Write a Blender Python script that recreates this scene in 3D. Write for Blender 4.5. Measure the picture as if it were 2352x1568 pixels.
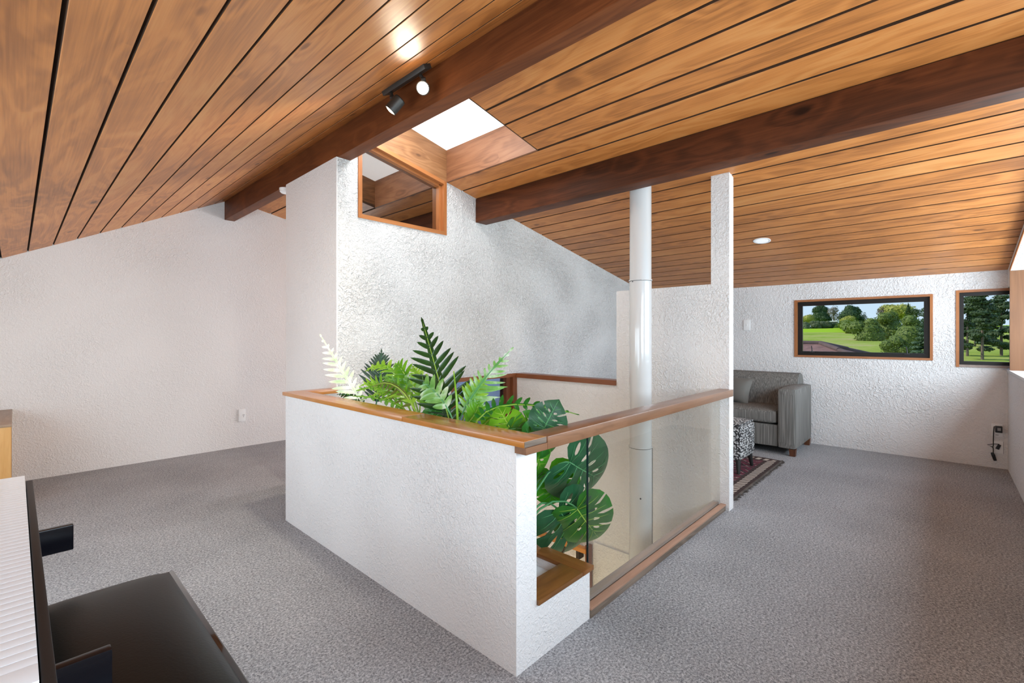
import bpy, bmesh, math, random
from mathutils import Vector, Matrix, Euler
from mathutils.geometry import tessellate_polygon

for o in list(bpy.data.objects):
    bpy.data.objects.remove(o)
S = bpy.context.scene
C = S.collection

# ------------------------------------------------------------------ camera
cam = bpy.data.cameras.new('camera')
cam.sensor_width = 36.0
cam.lens = 1062.7 / 2352 * 36
cam.shift_y = -11.8 / 2352
cam.clip_start = 0.05
cam.clip_end = 2000
co = bpy.data.objects.new('camera', cam)
co.location = (0, 0, 1.2)
co.rotation_euler = (math.radians(90), 0, math.radians(42.947 - 90))
C.objects.link(co)
S.camera = co

# ------------------------------------------------------------------ world, sun, daylight and fill, exposure
S.view_settings.view_transform = 'Standard'
S.view_settings.look = 'None'
S.view_settings.gamma = 1
S.view_settings.use_curve_mapping = False
S.view_settings.exposure = 0.02
S.cycles.max_bounces = 12
S.cycles.diffuse_bounces = 6
S.cycles.transparent_max_bounces = 12
S.cycles.sample_clamp_indirect = 6

wd = bpy.data.worlds.new('sky')
S.world = wd
wd.use_nodes = True
wn = wd.node_tree
wn.nodes.clear()
_o = wn.nodes.new('ShaderNodeOutputWorld')
_b = wn.nodes.new('ShaderNodeBackground')
_g = wn.nodes.new('ShaderNodeNewGeometry')
_s = wn.nodes.new('ShaderNodeSeparateXYZ')
_m = wn.nodes.new('ShaderNodeMapRange')
_r = wn.nodes.new('ShaderNodeValToRGB')
_tc = wn.nodes.new('ShaderNodeTexCoord')
wn.links.new(_tc.outputs['Generated'], _s.inputs[0])
_m.inputs['From Min'].default_value = 0.0
_m.inputs['From Max'].default_value = 0.7
wn.links.new(_s.outputs['Z'], _m.inputs['Value'])
wn.links.new(_m.outputs[0], _r.inputs[0])
_r.color_ramp.elements[0].color = (0.62, 0.80, 0.95, 1)
_r.color_ramp.elements[1].color = (0.22, 0.45, 0.85, 1)
wn.links.new(_r.outputs[0], _b.inputs[0])
_b.inputs[1].default_value = 1.0
wn.links.new(_b.outputs[0], _o.inputs[0])


def light(name, kind, loc, energy, color=(1, 1, 1), rot=None, size=None, direction=None, spot=None):
    l = bpy.data.lights.new(name, kind)
    l.energy = energy
    l.color = color
    if size and kind == 'AREA':
        l.shape = 'RECTANGLE'
        l.size, l.size_y = size
    elif size:
        l.shadow_soft_size = size
    if spot:
        l.spot_size, l.spot_blend = spot
    ob = bpy.data.objects.new(name, l)
    ob.location = loc
    if direction is not None:
        ob.rotation_euler = Vector(direction).to_track_quat('-Z', 'Y').to_euler()
    C.objects.link(ob)
    return ob


sun = light('sun', 'SUN', (0, 0, 20), 3.6, (1.0, 0.95, 0.86), direction=(0.25, -0.70, -0.66))
sun.data.angle = 0.01
# daylight entering by the long bay window on the right, the skylight, then fill lamps in two added, unseen windows
light('daylight_bay', 'AREA', (0.35, -0.92, 1.36), 62, (0.77, 0.905, 1.0), direction=(0, 1, -0.03), size=(2.2, 0.8))  # in the added near stretch of the bay, brightens the left wall
light('daylight_bay', 'AREA', (4.05, -0.92, 1.42), 100, (0.77, 0.905, 1.0), direction=(0, 1, -0.05), size=(3.6, 0.85))
light('daylight_skylight', 'AREA', (2.035, 2.553, 2.82), 24, (1.0, 0.99, 0.97), direction=(0.19, 0, -1), size=(0.80, 0.93))
light('daylight_near_window', 'AREA', (-0.86, 2.2, 0.95), 46, (0.78, 0.91, 1.0), direction=(1, 0, 0.12), size=(3.4, 0.75))  # added fill for the faces turned to the near wall
light('daylight_hall_window', 'AREA', (6.0, 4.3, 1.1), 130, (0.9, 0.95, 1.0), direction=(-1, 0, 0), size=(1.6, 0.9))  # added fill for the space behind the inner wall and the left wall
light('lower_room_lamp', 'POINT', (2.3, 2.0, -1.75), 26, (1.0, 0.80, 0.50), size=0.12)

# ------------------------------------------------------------------ materials
MATS = {}


def newmat(name):
    m = bpy.data.materials.new(name)
    m.use_nodes = True
    nt = m.node_tree
    nt.nodes.clear()
    out = nt.nodes.new('ShaderNodeOutputMaterial')
    b = nt.nodes.new('ShaderNodeBsdfPrincipled')
    nt.links.new(b.outputs[0], out.inputs[0])
    MATS[name] = m
    return m, nt, b, out


def N(nt, kind, **kw):
    n = nt.nodes.new(kind)
    for k, v in kw.items():
        if k.startswith('i_'):
            n.inputs[k[2:].replace('_', ' ')].default_value = v
        else:
            setattr(n, k, v)
    return n


def ramp(nt, src, stops, interp='LINEAR'):
    r = nt.nodes.new('ShaderNodeValToRGB')
    r.color_ramp.interpolation = interp
    els = r.color_ramp.elements
    while len(els) < len(stops):
        els.new(0.5)
    for e, (p, c) in zip(els, stops):
        e.position = p
        e.color = (*c, 1) if len(c) == 3 else c
    nt.links.new(src, r.inputs[0])
    return r


def mathn(nt, op, a, b=None, c=None):
    n = nt.nodes.new('ShaderNodeMath')
    n.operation = op
    for i, v in enumerate((a, b, c)):
        if v is None:
            continue
        if isinstance(v, (int, float)):
            n.inputs[i].default_value = v
        else:
            nt.links.new(v, n.inputs[i])
    return n.outputs[0]


def mixc(nt, fac, a, b, mode='MIX'):
    n = nt.nodes.new('ShaderNodeMix')
    n.data_type = 'RGBA'
    n.blend_type = mode
    for sock, v in ((n.inputs[0], fac), (n.inputs[6], a), (n.inputs[7], b)):
        if isinstance(v, (int, float)):
            sock.default_value = v
        elif isinstance(v, tuple):
            sock.default_value = (*v, 1) if len(v) == 3 else v
        else:
            nt.links.new(v, sock)
    return n.outputs[2]


def plain(name, col, rough=0.5, metal=0.0, spec=0.5, bump=None, var=0.0, coat=0.0):
    m, nt, b, out = newmat(name)
    b.inputs['Base Color'].default_value = (*col, 1)
    b.inputs['Roughness'].default_value = rough
    b.inputs['Metallic'].default_value = metal
    b.inputs['Specular IOR Level'].default_value = spec
    b.inputs['Coat Weight'].default_value = coat
    tc = N(nt, 'ShaderNodeTexCoord')
    if var:
        n = N(nt, 'ShaderNodeTexNoise', i_Scale=9.0, i_Detail=4.0)
        nt.links.new(tc.outputs['Object'], n.inputs['Vector'])
        lo = tuple(c * (1 - var) for c in col)
        hi = tuple(min(1, c * (1 + var)) for c in col)
        r = ramp(nt, n.outputs[0], [(0.3, lo), (0.7, hi)])
        nt.links.new(r.outputs[0], b.inputs['Base Color'])
    if bump:
        n = N(nt, 'ShaderNodeTexNoise', i_Scale=bump[0], i_Detail=3.0)
        nt.links.new(tc.outputs['Object'], n.inputs['Vector'])
        bp = N(nt, 'ShaderNodeBump', i_Strength=bump[1], i_Distance=bump[2])
        nt.links.new(n.outputs[0], bp.inputs['Height'])
        nt.links.new(bp.outputs[0], b.inputs['Normal'])
    return m


def plaster(name, col, strength=0.5, scale=1.0, dist=0.006):
    m, nt, b, out = newmat(name)
    geo = N(nt, 'ShaderNodeNewGeometry')
    n1 = N(nt, 'ShaderNodeTexNoise', i_Scale=22.0 * scale, i_Detail=2.0, i_Roughness=0.55, i_Distortion=1.0)
    nt.links.new(geo.outputs['Position'], n1.inputs['Vector'])
    rid = mathn(nt, 'ABSOLUTE', mathn(nt, 'SUBTRACT', n1.outputs[0], 0.5))
    rid = mathn(nt, 'MULTIPLY', rid, 5.0)
    rid = mathn(nt, 'MINIMUM', rid, 1.0)
    n2 = N(nt, 'ShaderNodeTexNoise', i_Scale=60.0 * scale, i_Detail=3.0, i_Roughness=0.6, i_Distortion=0.9)
    nt.links.new(geo.outputs['Position'], n2.inputs['Vector'])
    n3 = N(nt, 'ShaderNodeTexNoise', i_Scale=2.3, i_Detail=0.0)
    nt.links.new(geo.outputs['Position'], n3.inputs['Vector'])
    h = mathn(nt, 'ADD', mathn(nt, 'MULTIPLY', rid, 0.34), mathn(nt, 'MULTIPLY', n2.outputs[0], 0.95))
    h = mathn(nt, 'SUBTRACT', h, 0.64)
    msk = mathn(nt, 'MULTIPLY_ADD', n3.outputs[0], 1.0, 0.15)
    h = mathn(nt, 'MULTIPLY', h, mathn(nt, 'MAXIMUM', msk, 0.25))
    bp = N(nt, 'ShaderNodeBump', i_Strength=strength, i_Distance=dist)
    nt.links.new(h, bp.inputs['Height'])
    nt.links.new(bp.outputs[0], b.inputs['Normal'])
    cr = ramp(nt, n2.outputs[0], [(0.3, tuple(c * 0.965 for c in col)), (0.65, col)])
    nt.links.new(cr.outputs[0], b.inputs['Base Color'])
    b.inputs['Roughness'].default_value = 0.75
    b.inputs['Specular IOR Level'].default_value = 0.25
    return m


def wood(name, dark, mid, light_, axis='Y', rough=0.38, knots=0.5, scale=1.0, contrast=1.0, spec=0.45, vary=0.35, coat=0.0):
    m, nt, b, out = newmat(name)
    tc = N(nt, 'ShaderNodeTexCoord')
    oi = N(nt, 'ShaderNodeObjectInfo')
    off = N(nt, 'ShaderNodeCombineXYZ')
    nt.links.new(mathn(nt, 'MULTIPLY', oi.outputs['Random'], 37.0), off.inputs[0])
    nt.links.new(mathn(nt, 'MULTIPLY', oi.outputs['Random'], 91.0), off.inputs[1])
    nt.links.new(mathn(nt, 'MULTIPLY', oi.outputs['Random'], 13.0), off.inputs[2])
    add = N(nt, 'ShaderNodeVectorMath', operation='ADD')
    nt.links.new(tc.outputs['Object'], add.inputs[0])
    nt.links.new(off.outputs[0], add.inputs[1])

    def mapped(al, ac):
        sc = [ac * scale] * 3
        sc['XYZ'.index(axis)] = al * scale
        mp = N(nt, 'ShaderNodeMapping')
        mp.inputs['Scale'].default_value = sc
        nt.links.new(add.outputs[0], mp.inputs['Vector'])
        return mp.outputs[0]
    # knots
    vor = N(nt, 'ShaderNodeTexVoronoi', i_Scale=1.0, i_Randomness=1.0)
    nt.links.new(mapped(2.6, 5.5), vor.inputs['Vector'])
    keep = mathn(nt, 'GREATER_THAN', N_sep(nt, vor.outputs['Color']), 1.0 - knots * 0.75)
    kd = vor.outputs['Distance']
    kn = mathn(nt, 'MULTIPLY', mathn(nt, 'MAXIMUM', mathn(nt, 'SUBTRACT', 1.0, mathn(nt, 'DIVIDE', kd, 0.50)), 0.0), keep)
    # grain lines bent round the knots
    n1 = N(nt, 'ShaderNodeTexNoise', i_Scale=1.0, i_Detail=4.0, i_Roughness=0.5, i_Distortion=0.9)
    nt.links.new(mapped(0.9, 5.5), n1.inputs['Vector'])
    g = mathn(nt, 'ADD', mathn(nt, 'MULTIPLY', n1.outputs[0], 6.0), mathn(nt, 'MULTIPLY', kn, 1.6))
    rings = mathn(nt, 'SINE', mathn(nt, 'MULTIPLY', g, 6.2))
    n2 = N(nt, 'ShaderNodeTexNoise', i_Scale=1.0, i_Detail=3.0)
    nt.links.new(mapped(3.0, 150.0), n2.inputs['Vector'])
    n3 = N(nt, 'ShaderNodeTexNoise', i_Scale=1.0, i_Detail=3.0)
    nt.links.new(mapped(1.3, 2.6), n3.inputs['Vector'])
    v = mathn(nt, 'MULTIPLY_ADD', rings, 0.06 * contrast, 0.5)
    v = mathn(nt, 'ADD', v, mathn(nt, 'MULTIPLY', mathn(nt, 'SUBTRACT', n2.outputs[0], 0.5), 0.28 * contrast))
    v = mathn(nt, 'ADD', v, mathn(nt, 'MULTIPLY', mathn(nt, 'SUBTRACT', n3.outputs[0], 0.5), 0.45 * contrast))
    v = mathn(nt, 'ADD', v, mathn(nt, 'MULTIPLY', mathn(nt, 'SUBTRACT', oi.outputs['Random'], 0.5), vary))
    core = mathn(nt, 'MINIMUM', mathn(nt, 'MAXIMUM', mathn(nt, 'DIVIDE', mathn(nt, 'SUBTRACT', 0.115, kd), 0.05), 0.0), 1.0)
    core = mathn(nt, 'MULTIPLY', core, keep)
    halo = mathn(nt, 'POWER', kn, 3.0)
    v = mathn(nt, 'SUBTRACT', v, mathn(nt, 'ADD', mathn(nt, 'MULTIPLY', core, 0.30), mathn(nt, 'MULTIPLY', halo, 0.16)))
    cr = ramp(nt, v, [(0.0, tuple(c * 0.45 for c in dark)), (0.25, dark), (0.52, mid), (0.85, light_)])
    nt.links.new(cr.outputs[0], b.inputs['Base Color'])
    b.inputs['Roughness'].default_value = rough
    b.inputs['Specular IOR Level'].default_value = spec
    b.inputs['Coat Weight'].default_value = coat
    b.inputs['Coat Roughness'].default_value = 0.12
    return m


def N_sep(nt, col):
    s = nt.nodes.new('ShaderNodeSeparateColor')
    nt.links.new(col, s.inputs[0])
    return s.outputs[0]


def glass(name, tint=(1, 1, 1), refl=0.08, rough=0.0, fres=True):
    m, nt, b, out = newmat(name)
    nt.nodes.remove(b)
    tr = N(nt, 'ShaderNodeBsdfTransparent')
    tr.inputs[0].default_value = (*tint, 1)
    gl = N(nt, 'ShaderNodeBsdfGlossy')
    gl.inputs['Roughness'].default_value = rough
    mx = N(nt, 'ShaderNodeMixShader')
    if fres:
        geo = N(nt, 'ShaderNodeNewGeometry')
        dt = N(nt, 'ShaderNodeVectorMath', operation='DOT_PRODUCT')
        nt.links.new(geo.outputs['Incoming'], dt.inputs[0])
        nt.links.new(geo.outputs['Normal'], dt.inputs[1])
        g5 = mathn(nt, 'POWER', mathn(nt, 'SUBTRACT', 1.0, mathn(nt, 'ABSOLUTE', dt.outputs['Value'])), 4.5)
        f = mathn(nt, 'MINIMUM', mathn(nt, 'ADD', mathn(nt, 'MULTIPLY', g5, 0.8), 0.035 + refl), 1.0)
        nt.links.new(f, mx.inputs[0])
    else:
        mx.inputs[0].default_value = refl
    nt.links.new(tr.outputs[0], mx.inputs[1])
    nt.links.new(gl.outputs[0], mx.inputs[2])
    nt.links.new(mx.outputs[0], out.inputs[0])
    return m


def emit(name, col, strength):
    m, nt, b, out = newmat(name)
    b.inputs['Base Color'].default_value = (*col, 1)
    b.inputs['Emission Color'].default_value = (*col, 1)
    b.inputs['Emission Strength'].default_value = strength
    return m


def leafmat(name, dark, light_, sheen=0.35, trans=0.25, pale=None, yellow=0.0):
    m, nt, b, out = newmat(name)
    tc = N(nt, 'ShaderNodeTexCoord')
    n = N(nt, 'ShaderNodeTexNoise', i_Scale=11.0, i_Detail=4.0)
    nt.links.new(tc.outputs['Object'], n.inputs['Vector'])
    stops = [(0.3, dark), (0.68, light_)]
    if pale:
        stops = [(0.25, dark), (0.48, light_), (0.62, pale)]
    r = ramp(nt, n.outputs[0], stops)
    nt.links.new(r.outputs[0], b.inputs['Base Color'])
    b.inputs['Roughness'].default_value = sheen
    tl = N(nt, 'ShaderNodeBsdfTranslucent')
    tl.inputs[0].default_value = (light_[0] * 1.3 + yellow, light_[1] * 1.3, light_[2] * 0.6, 1)
    mx = N(nt, 'ShaderNodeMixShader')
    mx.inputs[0].default_value = trans
    nt.links.new(b.outputs[0], mx.inputs[1])
    nt.links.new(tl.outputs[0], mx.inputs[2])
    nt.links.new(mx.outputs[0], out.inputs[0])
    return m


plaster('plaster', (0.83, 0.82, 0.815), 1.0, 1.0, 0.015)
plaster('plaster_fine', (0.83, 0.82, 0.815), 1.0, 1.4, 0.009)
plaster('plaster_rough', (0.82, 0.82, 0.815), 1.0, 1.05, 0.028)
plaster('plaster_smooth', (0.82, 0.80, 0.785), 0.9, 1.3, 0.008)
wood('ceiling_wood', (0.30, 0.105, 0.027), (0.54, 0.200, 0.050), (0.66, 0.305, 0.098), 'Y', 0.42, 0.9, 1.0, 1.35, 0.45, 0.16)
wood('beam_wood', (0.040, 0.012, 0.004), (0.102, 0.029, 0.009), (0.19, 0.058, 0.017), 'Y', 0.55, 0.5, 1.0, 1.2, 0.22)
wood('curb_wood_x', (0.15, 0.066, 0.026), (0.28, 0.130, 0.052), (0.40, 0.21, 0.095), 'X', 0.5, 0.5, 1.2, 1.5)
wood('curb_wood_y', (0.15, 0.060, 0.026), (0.27, 0.115, 0.052), (0.37, 0.18, 0.088), 'Y', 0.5, 0.8, 1.2, 1.4)
wood('cap_wood_y', (0.28, 0.095, 0.016), (0.50, 0.195, 0.036), (0.64, 0.30, 0.070), 'Y', 0.25, 0.12, 1.0, 0.7, 0.5, 0.1, 0.25)
wood('cap_wood_x', (0.28, 0.095, 0.018), (0.50, 0.20, 0.042), (0.62, 0.30, 0.078), 'X', 0.26, 0.12, 1.0, 0.7, 0.5, 0.1, 0.2)
wood('ledge_wood_x', (0.09, 0.034, 0.010), (0.21, 0.086, 0.022), (0.34, 0.16, 0.05), 'X', 0.3, 0.2, 1.2, 0.9, 0.5, 0.1)
wood('ledge_wood_y', (0.09, 0.034, 0.010), (0.22, 0.086, 0.022), (0.36, 0.16, 0.05), 'Y', 0.3, 0.2, 1.2, 0.9, 0.5, 0.1)
wood('frame_wood_x', (0.22, 0.075, 0.022), (0.44, 0.17, 0.055), (0.58, 0.28, 0.12), 'X', 0.3, 0.05, 1.5, 0.6, 0.5, 0.05)
wood('frame_wood_y', (0.20, 0.070, 0.024), (0.38, 0.15, 0.058), (0.52, 0.25, 0.12), 'Y', 0.35, 0.05, 1.5, 0.6, 0.5, 0.05)
wood('frame_wood_z', (0.20, 0.065, 0.020), (0.42, 0.155, 0.048), (0.56, 0.25, 0.09), 'Z', 0.32, 0.05, 1.5, 0.6, 0.5, 0.05)
wood('dark_frame_wood', (0.08, 0.025, 0.010), (0.19, 0.062, 0.024), (0.29, 0.11, 0.05), 'Z', 0.35, 0.05, 1.5, 0.7, 0.5, 0.05)
wood('dark_trim_wood', (0.10, 0.030, 0.010), (0.22, 0.070, 0.024), (0.32, 0.12, 0.05), 'Y', 0.35, 0.05, 1.5, 0.6, 0.5, 0.05)
wood('sill_wood', (0.24, 0.125, 0.078), (0.37, 0.205, 0.132), (0.47, 0.285, 0.20), 'X', 0.5, 0.15, 1.2, 0.8)
wood('weathered_wood', (0.10, 0.075, 0.055), (0.22, 0.165, 0.125), (0.34, 0.27, 0.21), 'X', 0.75, 0.2, 1.4, 1.3)
wood('grey_sill_wood', (0.22, 0.17, 0.14), (0.36, 0.29, 0.25), (0.47, 0.39, 0.35), 'X', 0.5, 0.05, 1.2, 0.7)
wood('panel_wood', (0.10, 0.042, 0.017), (0.18, 0.078, 0.032), (0.26, 0.12, 0.052), 'Z', 0.4, 0.1, 1.0, 0.8, 0.4, 0.05)
wood('handrail_wood', (0.13, 0.060, 0.028), (0.245, 0.118, 0.060), (0.36, 0.19, 0.10), 'X', 0.3, 0.12, 1.0, 0.8, 0.5, 0.05, 0.2)
wood('pine_wood', (0.42, 0.19, 0.05), (0.66, 0.36, 0.12), (0.78, 0.48, 0.20), 'Z', 0.35, 0.4, 1.6, 0.7)
wood('pine_top', (0.26, 0.17, 0.10), (0.40, 0.28, 0.19), (0.50, 0.38, 0.28), 'Y', 0.4, 0.2, 1.4, 0.7)
wood('sofa_leg_wood', (0.05, 0.016, 0.007), (0.12, 0.042, 0.018), (0.18, 0.07, 0.03), 'Z', 0.35, 0.0, 2.0)
plain('stained_edge', (0.075, 0.034, 0.014), 0.8, var=0.3)  # groove shade painted dark on the side faces of the boards
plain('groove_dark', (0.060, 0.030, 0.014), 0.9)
plain('white_paint', (0.62, 0.62, 0.61), 0.45)
plain('white_plastic', (0.88, 0.88, 0.87), 0.3)
plain('grey_line', (0.30, 0.30, 0.30), 0.5)
plain('black_plastic', (0.012, 0.012, 0.013), 0.4)
plain('black_aluminium', (0.010, 0.009, 0.008), 0.35, 0.3)
plain('fixture_black', (0.022, 0.019, 0.016), 0.45)
plain('screw_metal', (0.6, 0.6, 0.6), 0.3, 1.0)
plain('dark_screw', (0.06, 0.06, 0.065), 0.4, 0.6)
plain('flue_enamel', (0.62, 0.62, 0.615), 0.12, 0.0, 0.6, coat=0.5)
plain('dark_seam', (0.05, 0.05, 0.05), 0.6)  # joint gaps, and the strip standing in for the flue's reflection
plain('piano_black', (0.014, 0.014, 0.015), 0.5, 0.0, 0.3)
plain('gloss_black', (0.006, 0.006, 0.008), 0.08, 0.0, 0.6, coat=0.6)
plain('arm_lacquer', (0.006, 0.006, 0.009), 0.18, 0.0, 0.25)
plain('white_key', (0.70, 0.745, 0.80), 0.35, 0.0, 0.2)
plain('black_leather', (0.008, 0.008, 0.007), 0.36, 0.0, 0.16, (160.0, 0.15, 0.002))
plain('terracotta', (0.33, 0.13, 0.06), 0.8, var=0.15)
plain('soil', (0.035, 0.024, 0.016), 1.0, bump=(60, 0.6, 0.01))
plain('bracket_metal', (0.05, 0.035, 0.025), 0.5, 0.5)
plain('glass_edge', (0.004, 0.020, 0.022), 0.1)
plain('ottoman_leg', (0.02, 0.02, 0.02), 0.4)
plain('roof_tile', (0.20, 0.105, 0.085), 0.85, var=0.25)
plain('roof_ridge', (0.10, 0.062, 0.055), 0.8, var=0.2)
plain('bark', (0.16, 0.12, 0.09), 0.9, var=0.3)
plain('house_wall', (0.75, 0.73, 0.70), 0.8)
plain('house_roof', (0.06, 0.06, 0.07), 0.6)
plain('book_a', (0.25, 0.12, 0.30), 0.6)
plain('book_b', (0.05, 0.25, 0.22), 0.6)
plain('book_c', (0.70, 0.68, 0.66), 0.6)
glass('clear_glass', (1, 1, 1), -0.0345)
glass('balustrade_glass', (0.965, 0.975, 0.965), 0.02)
glass('mirror_glass', (0.25, 0.23, 0.22), 0.42)
glass('blue_glass', (0.26, 0.35, 0.48), 0.12)
emit('opal_acrylic', (1.0, 1.0, 1.0), 0.9)
emit('lamp_lens', (1.0, 0.86, 0.62), 9.0)
emit('downlight_lens', (1.0, 1.0, 1.0), 0.25)
plain('frosted_panel', (0.72, 0.82, 0.90), 0.35)
leafmat('fern_dark', (0.006, 0.030, 0.010), (0.022, 0.090, 0.018), 0.22, 0.10)
leafmat('fern_dull', (0.012, 0.035, 0.020), (0.045, 0.090, 0.055), 0.35, 0.10)
leafmat('fern_bright', (0.045, 0.20, 0.012), (0.24, 0.56, 0.04), 0.2, 0.30)
leafmat('fern_lime', (0.10, 0.32, 0.02), (0.46, 0.74, 0.10), 0.2, 0.35)
leafmat('fern_pale', (0.40, 0.66, 0.26), (0.74, 0.90, 0.66), 0.25, 0.05, (0.93, 0.97, 0.90))
leafmat('fern_varieg', (0.05, 0.24, 0.03), (0.24, 0.50, 0.14), 0.22, 0.2, (0.80, 0.88, 0.74))
leafmat('fern_brown', (0.075, 0.10, 0.015), (0.20, 0.23, 0.055), 0.4, 0.3)
leafmat('monstera_dark', (0.010, 0.070, 0.030), (0.026, 0.125, 0.050), 0.35, 0.10)
leafmat('monstera_mid', (0.016, 0.125, 0.016), (0.040, 0.23, 0.026), 0.35, 0.18)
leafmat('monstera_bright', (0.030, 0.22, 0.014), (0.09, 0.40, 0.03), 0.35, 0.3)
leafmat('monstera_lime', (0.06, 0.28, 0.012), (0.24, 0.55, 0.03), 0.35, 0.35)
plain('vein_green', (0.10, 0.33, 0.13), 0.4)
plain('vein_dark', (0.04, 0.20, 0.10), 0.4)
plain('vein_lime', (0.32, 0.52, 0.06), 0.4)
plain('stem_green', (0.05, 0.22, 0.07), 0.4)
for nm, a, c in (('tree_dark', (0.010, 0.030, 0.008), (0.055, 0.115, 0.022)),
                 ('tree_olive', (0.05, 0.075, 0.03), (0.17, 0.21, 0.085)),
                 ('tree_yellow', (0.16, 0.20, 0.03), (0.48, 0.46, 0.08)),
                 ('tree_green', (0.022, 0.055, 0.008), (0.20, 0.27, 0.035)),
                 ('tree_conifer', (0.015, 0.045, 0.022), (0.11, 0.19, 0.085)),
                 ('tree_pine', (0.014, 0.030, 0.012), (0.085, 0.14, 0.045)),
                 ('tree_grey', (0.10, 0.085, 0.065), (0.25, 0.21, 0.16))):
    leafmat(nm, a, c, 0.7, 0.15)


def carpet_mat():
    m, nt, b, out = newmat('carpet')
    geo = N(nt, 'ShaderNodeNewGeometry')
    n1 = N(nt, 'ShaderNodeTexNoise', i_Scale=420.0, i_Detail=2.0)
    n2 = N(nt, 'ShaderNodeTexNoise', i_Scale=115.0, i_Detail=3.0, i_Distortion=0.5)
    n3 = N(nt, 'ShaderNodeTexNoise', i_Scale=1.6, i_Detail=2.0)
    for n in (n1, n2, n3):
        nt.links.new(geo.outputs['Position'], n.inputs['Vector'])
    v = mathn(nt, 'ADD', mathn(nt, 'MULTIPLY', n1.outputs[0], 0.6), mathn(nt, 'MULTIPLY', n2.outputs[0], 0.6))
    v = mathn(nt, 'ADD', v, mathn(nt, 'MULTIPLY', mathn(nt, 'SUBTRACT', n3.outputs[0], 0.5), 0.12))
    r = ramp(nt, v, [(0.42, (0.105, 0.110, 0.118)), (0.60, (0.35, 0.362, 0.380)), (0.78, (0.70, 0.715, 0.74))])
    nt.links.new(r.outputs[0], b.inputs['Base Color'])
    b.inputs['Roughness'].default_value = 1.0
    b.inputs['Specular IOR Level'].default_value = 0.05
    bp = N(nt, 'ShaderNodeBump', i_Strength=0.9, i_Distance=0.006)
    nt.links.new(v, bp.inputs['Height'])
    nt.links.new(bp.outputs[0], b.inputs['Normal'])


carpet_mat()


def sofa_mat(name, axis, base, k=300.0):
    m, nt, b, out = newmat(name)
    tc = N(nt, 'ShaderNodeTexCoord')
    sc = [1.0, 1.0, 1.0]
    mp = N(nt, 'ShaderNodeMapping')
    for i in range(3):
        sc[i] = 120.0 if 'XYZ'[i] in axis else 2.0
    mp.inputs['Scale'].default_value = sc
    nt.links.new(tc.outputs['Object'], mp.inputs['Vector'])
    n = N(nt, 'ShaderNodeTexNoise', i_Scale=1.0, i_Detail=4.0)
    nt.links.new(mp.outputs[0], n.inputs['Vector'])
    r = ramp(nt, n.outputs[0], [(0.32, tuple(c * 0.62 for c in base)), (0.5, base), (0.68, tuple(c * 1.55 for c in base))])
    nt.links.new(r.outputs[0], b.inputs['Base Color'])
    b.inputs['Roughness'].default_value = 0.9
    b.inputs['Specular IOR Level'].default_value = 0.15
    bp = N(nt, 'ShaderNodeBump', i_Strength=0.4, i_Distance=0.003)
    nt.links.new(n.outputs[0], bp.inputs['Height'])
    nt.links.new(bp.outputs[0], b.inputs['Normal'])


sofa_mat('sofa_stripe', 'XY', (0.185, 0.180, 0.168))
plain('cushion_grey', (0.17, 0.165, 0.15), 0.8, bump=(300, 0.2, 0.001))


def woven_mat():
    m, nt, b, out = newmat('woven')
    tc = N(nt, 'ShaderNodeTexCoord')
    n = N(nt, 'ShaderNodeTexVoronoi', i_Scale=46.0, i_Randomness=0.55)
    nt.links.new(tc.outputs['Object'], n.inputs['Vector'])
    n2 = N(nt, 'ShaderNodeTexNoise', i_Scale=70.0, i_Detail=2.0)
    nt.links.new(tc.outputs['Object'], n2.inputs['Vector'])
    v = mathn(nt, 'ADD', n.outputs['Distance'], mathn(nt, 'MULTIPLY', mathn(nt, 'SUBTRACT', n2.outputs[0], 0.5), 1.2))
    r = ramp(nt, v, [(0.30, (0.62, 0.61, 0.60)), (0.42, (0.30, 0.30, 0.30)), (0.52, (0.03, 0.03, 0.032))])
    nt.links.new(r.outputs[0], b.inputs['Base Color'])
    b.inputs['Roughness'].default_value = 0.9
    bp = N(nt, 'ShaderNodeBump', i_Strength=1.0, i_Distance=0.01)
    bp.invert = True
    nt.links.new(v, bp.inputs['Height'])
    nt.links.new(bp.outputs[0], b.inputs['Normal'])


woven_mat()


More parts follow.
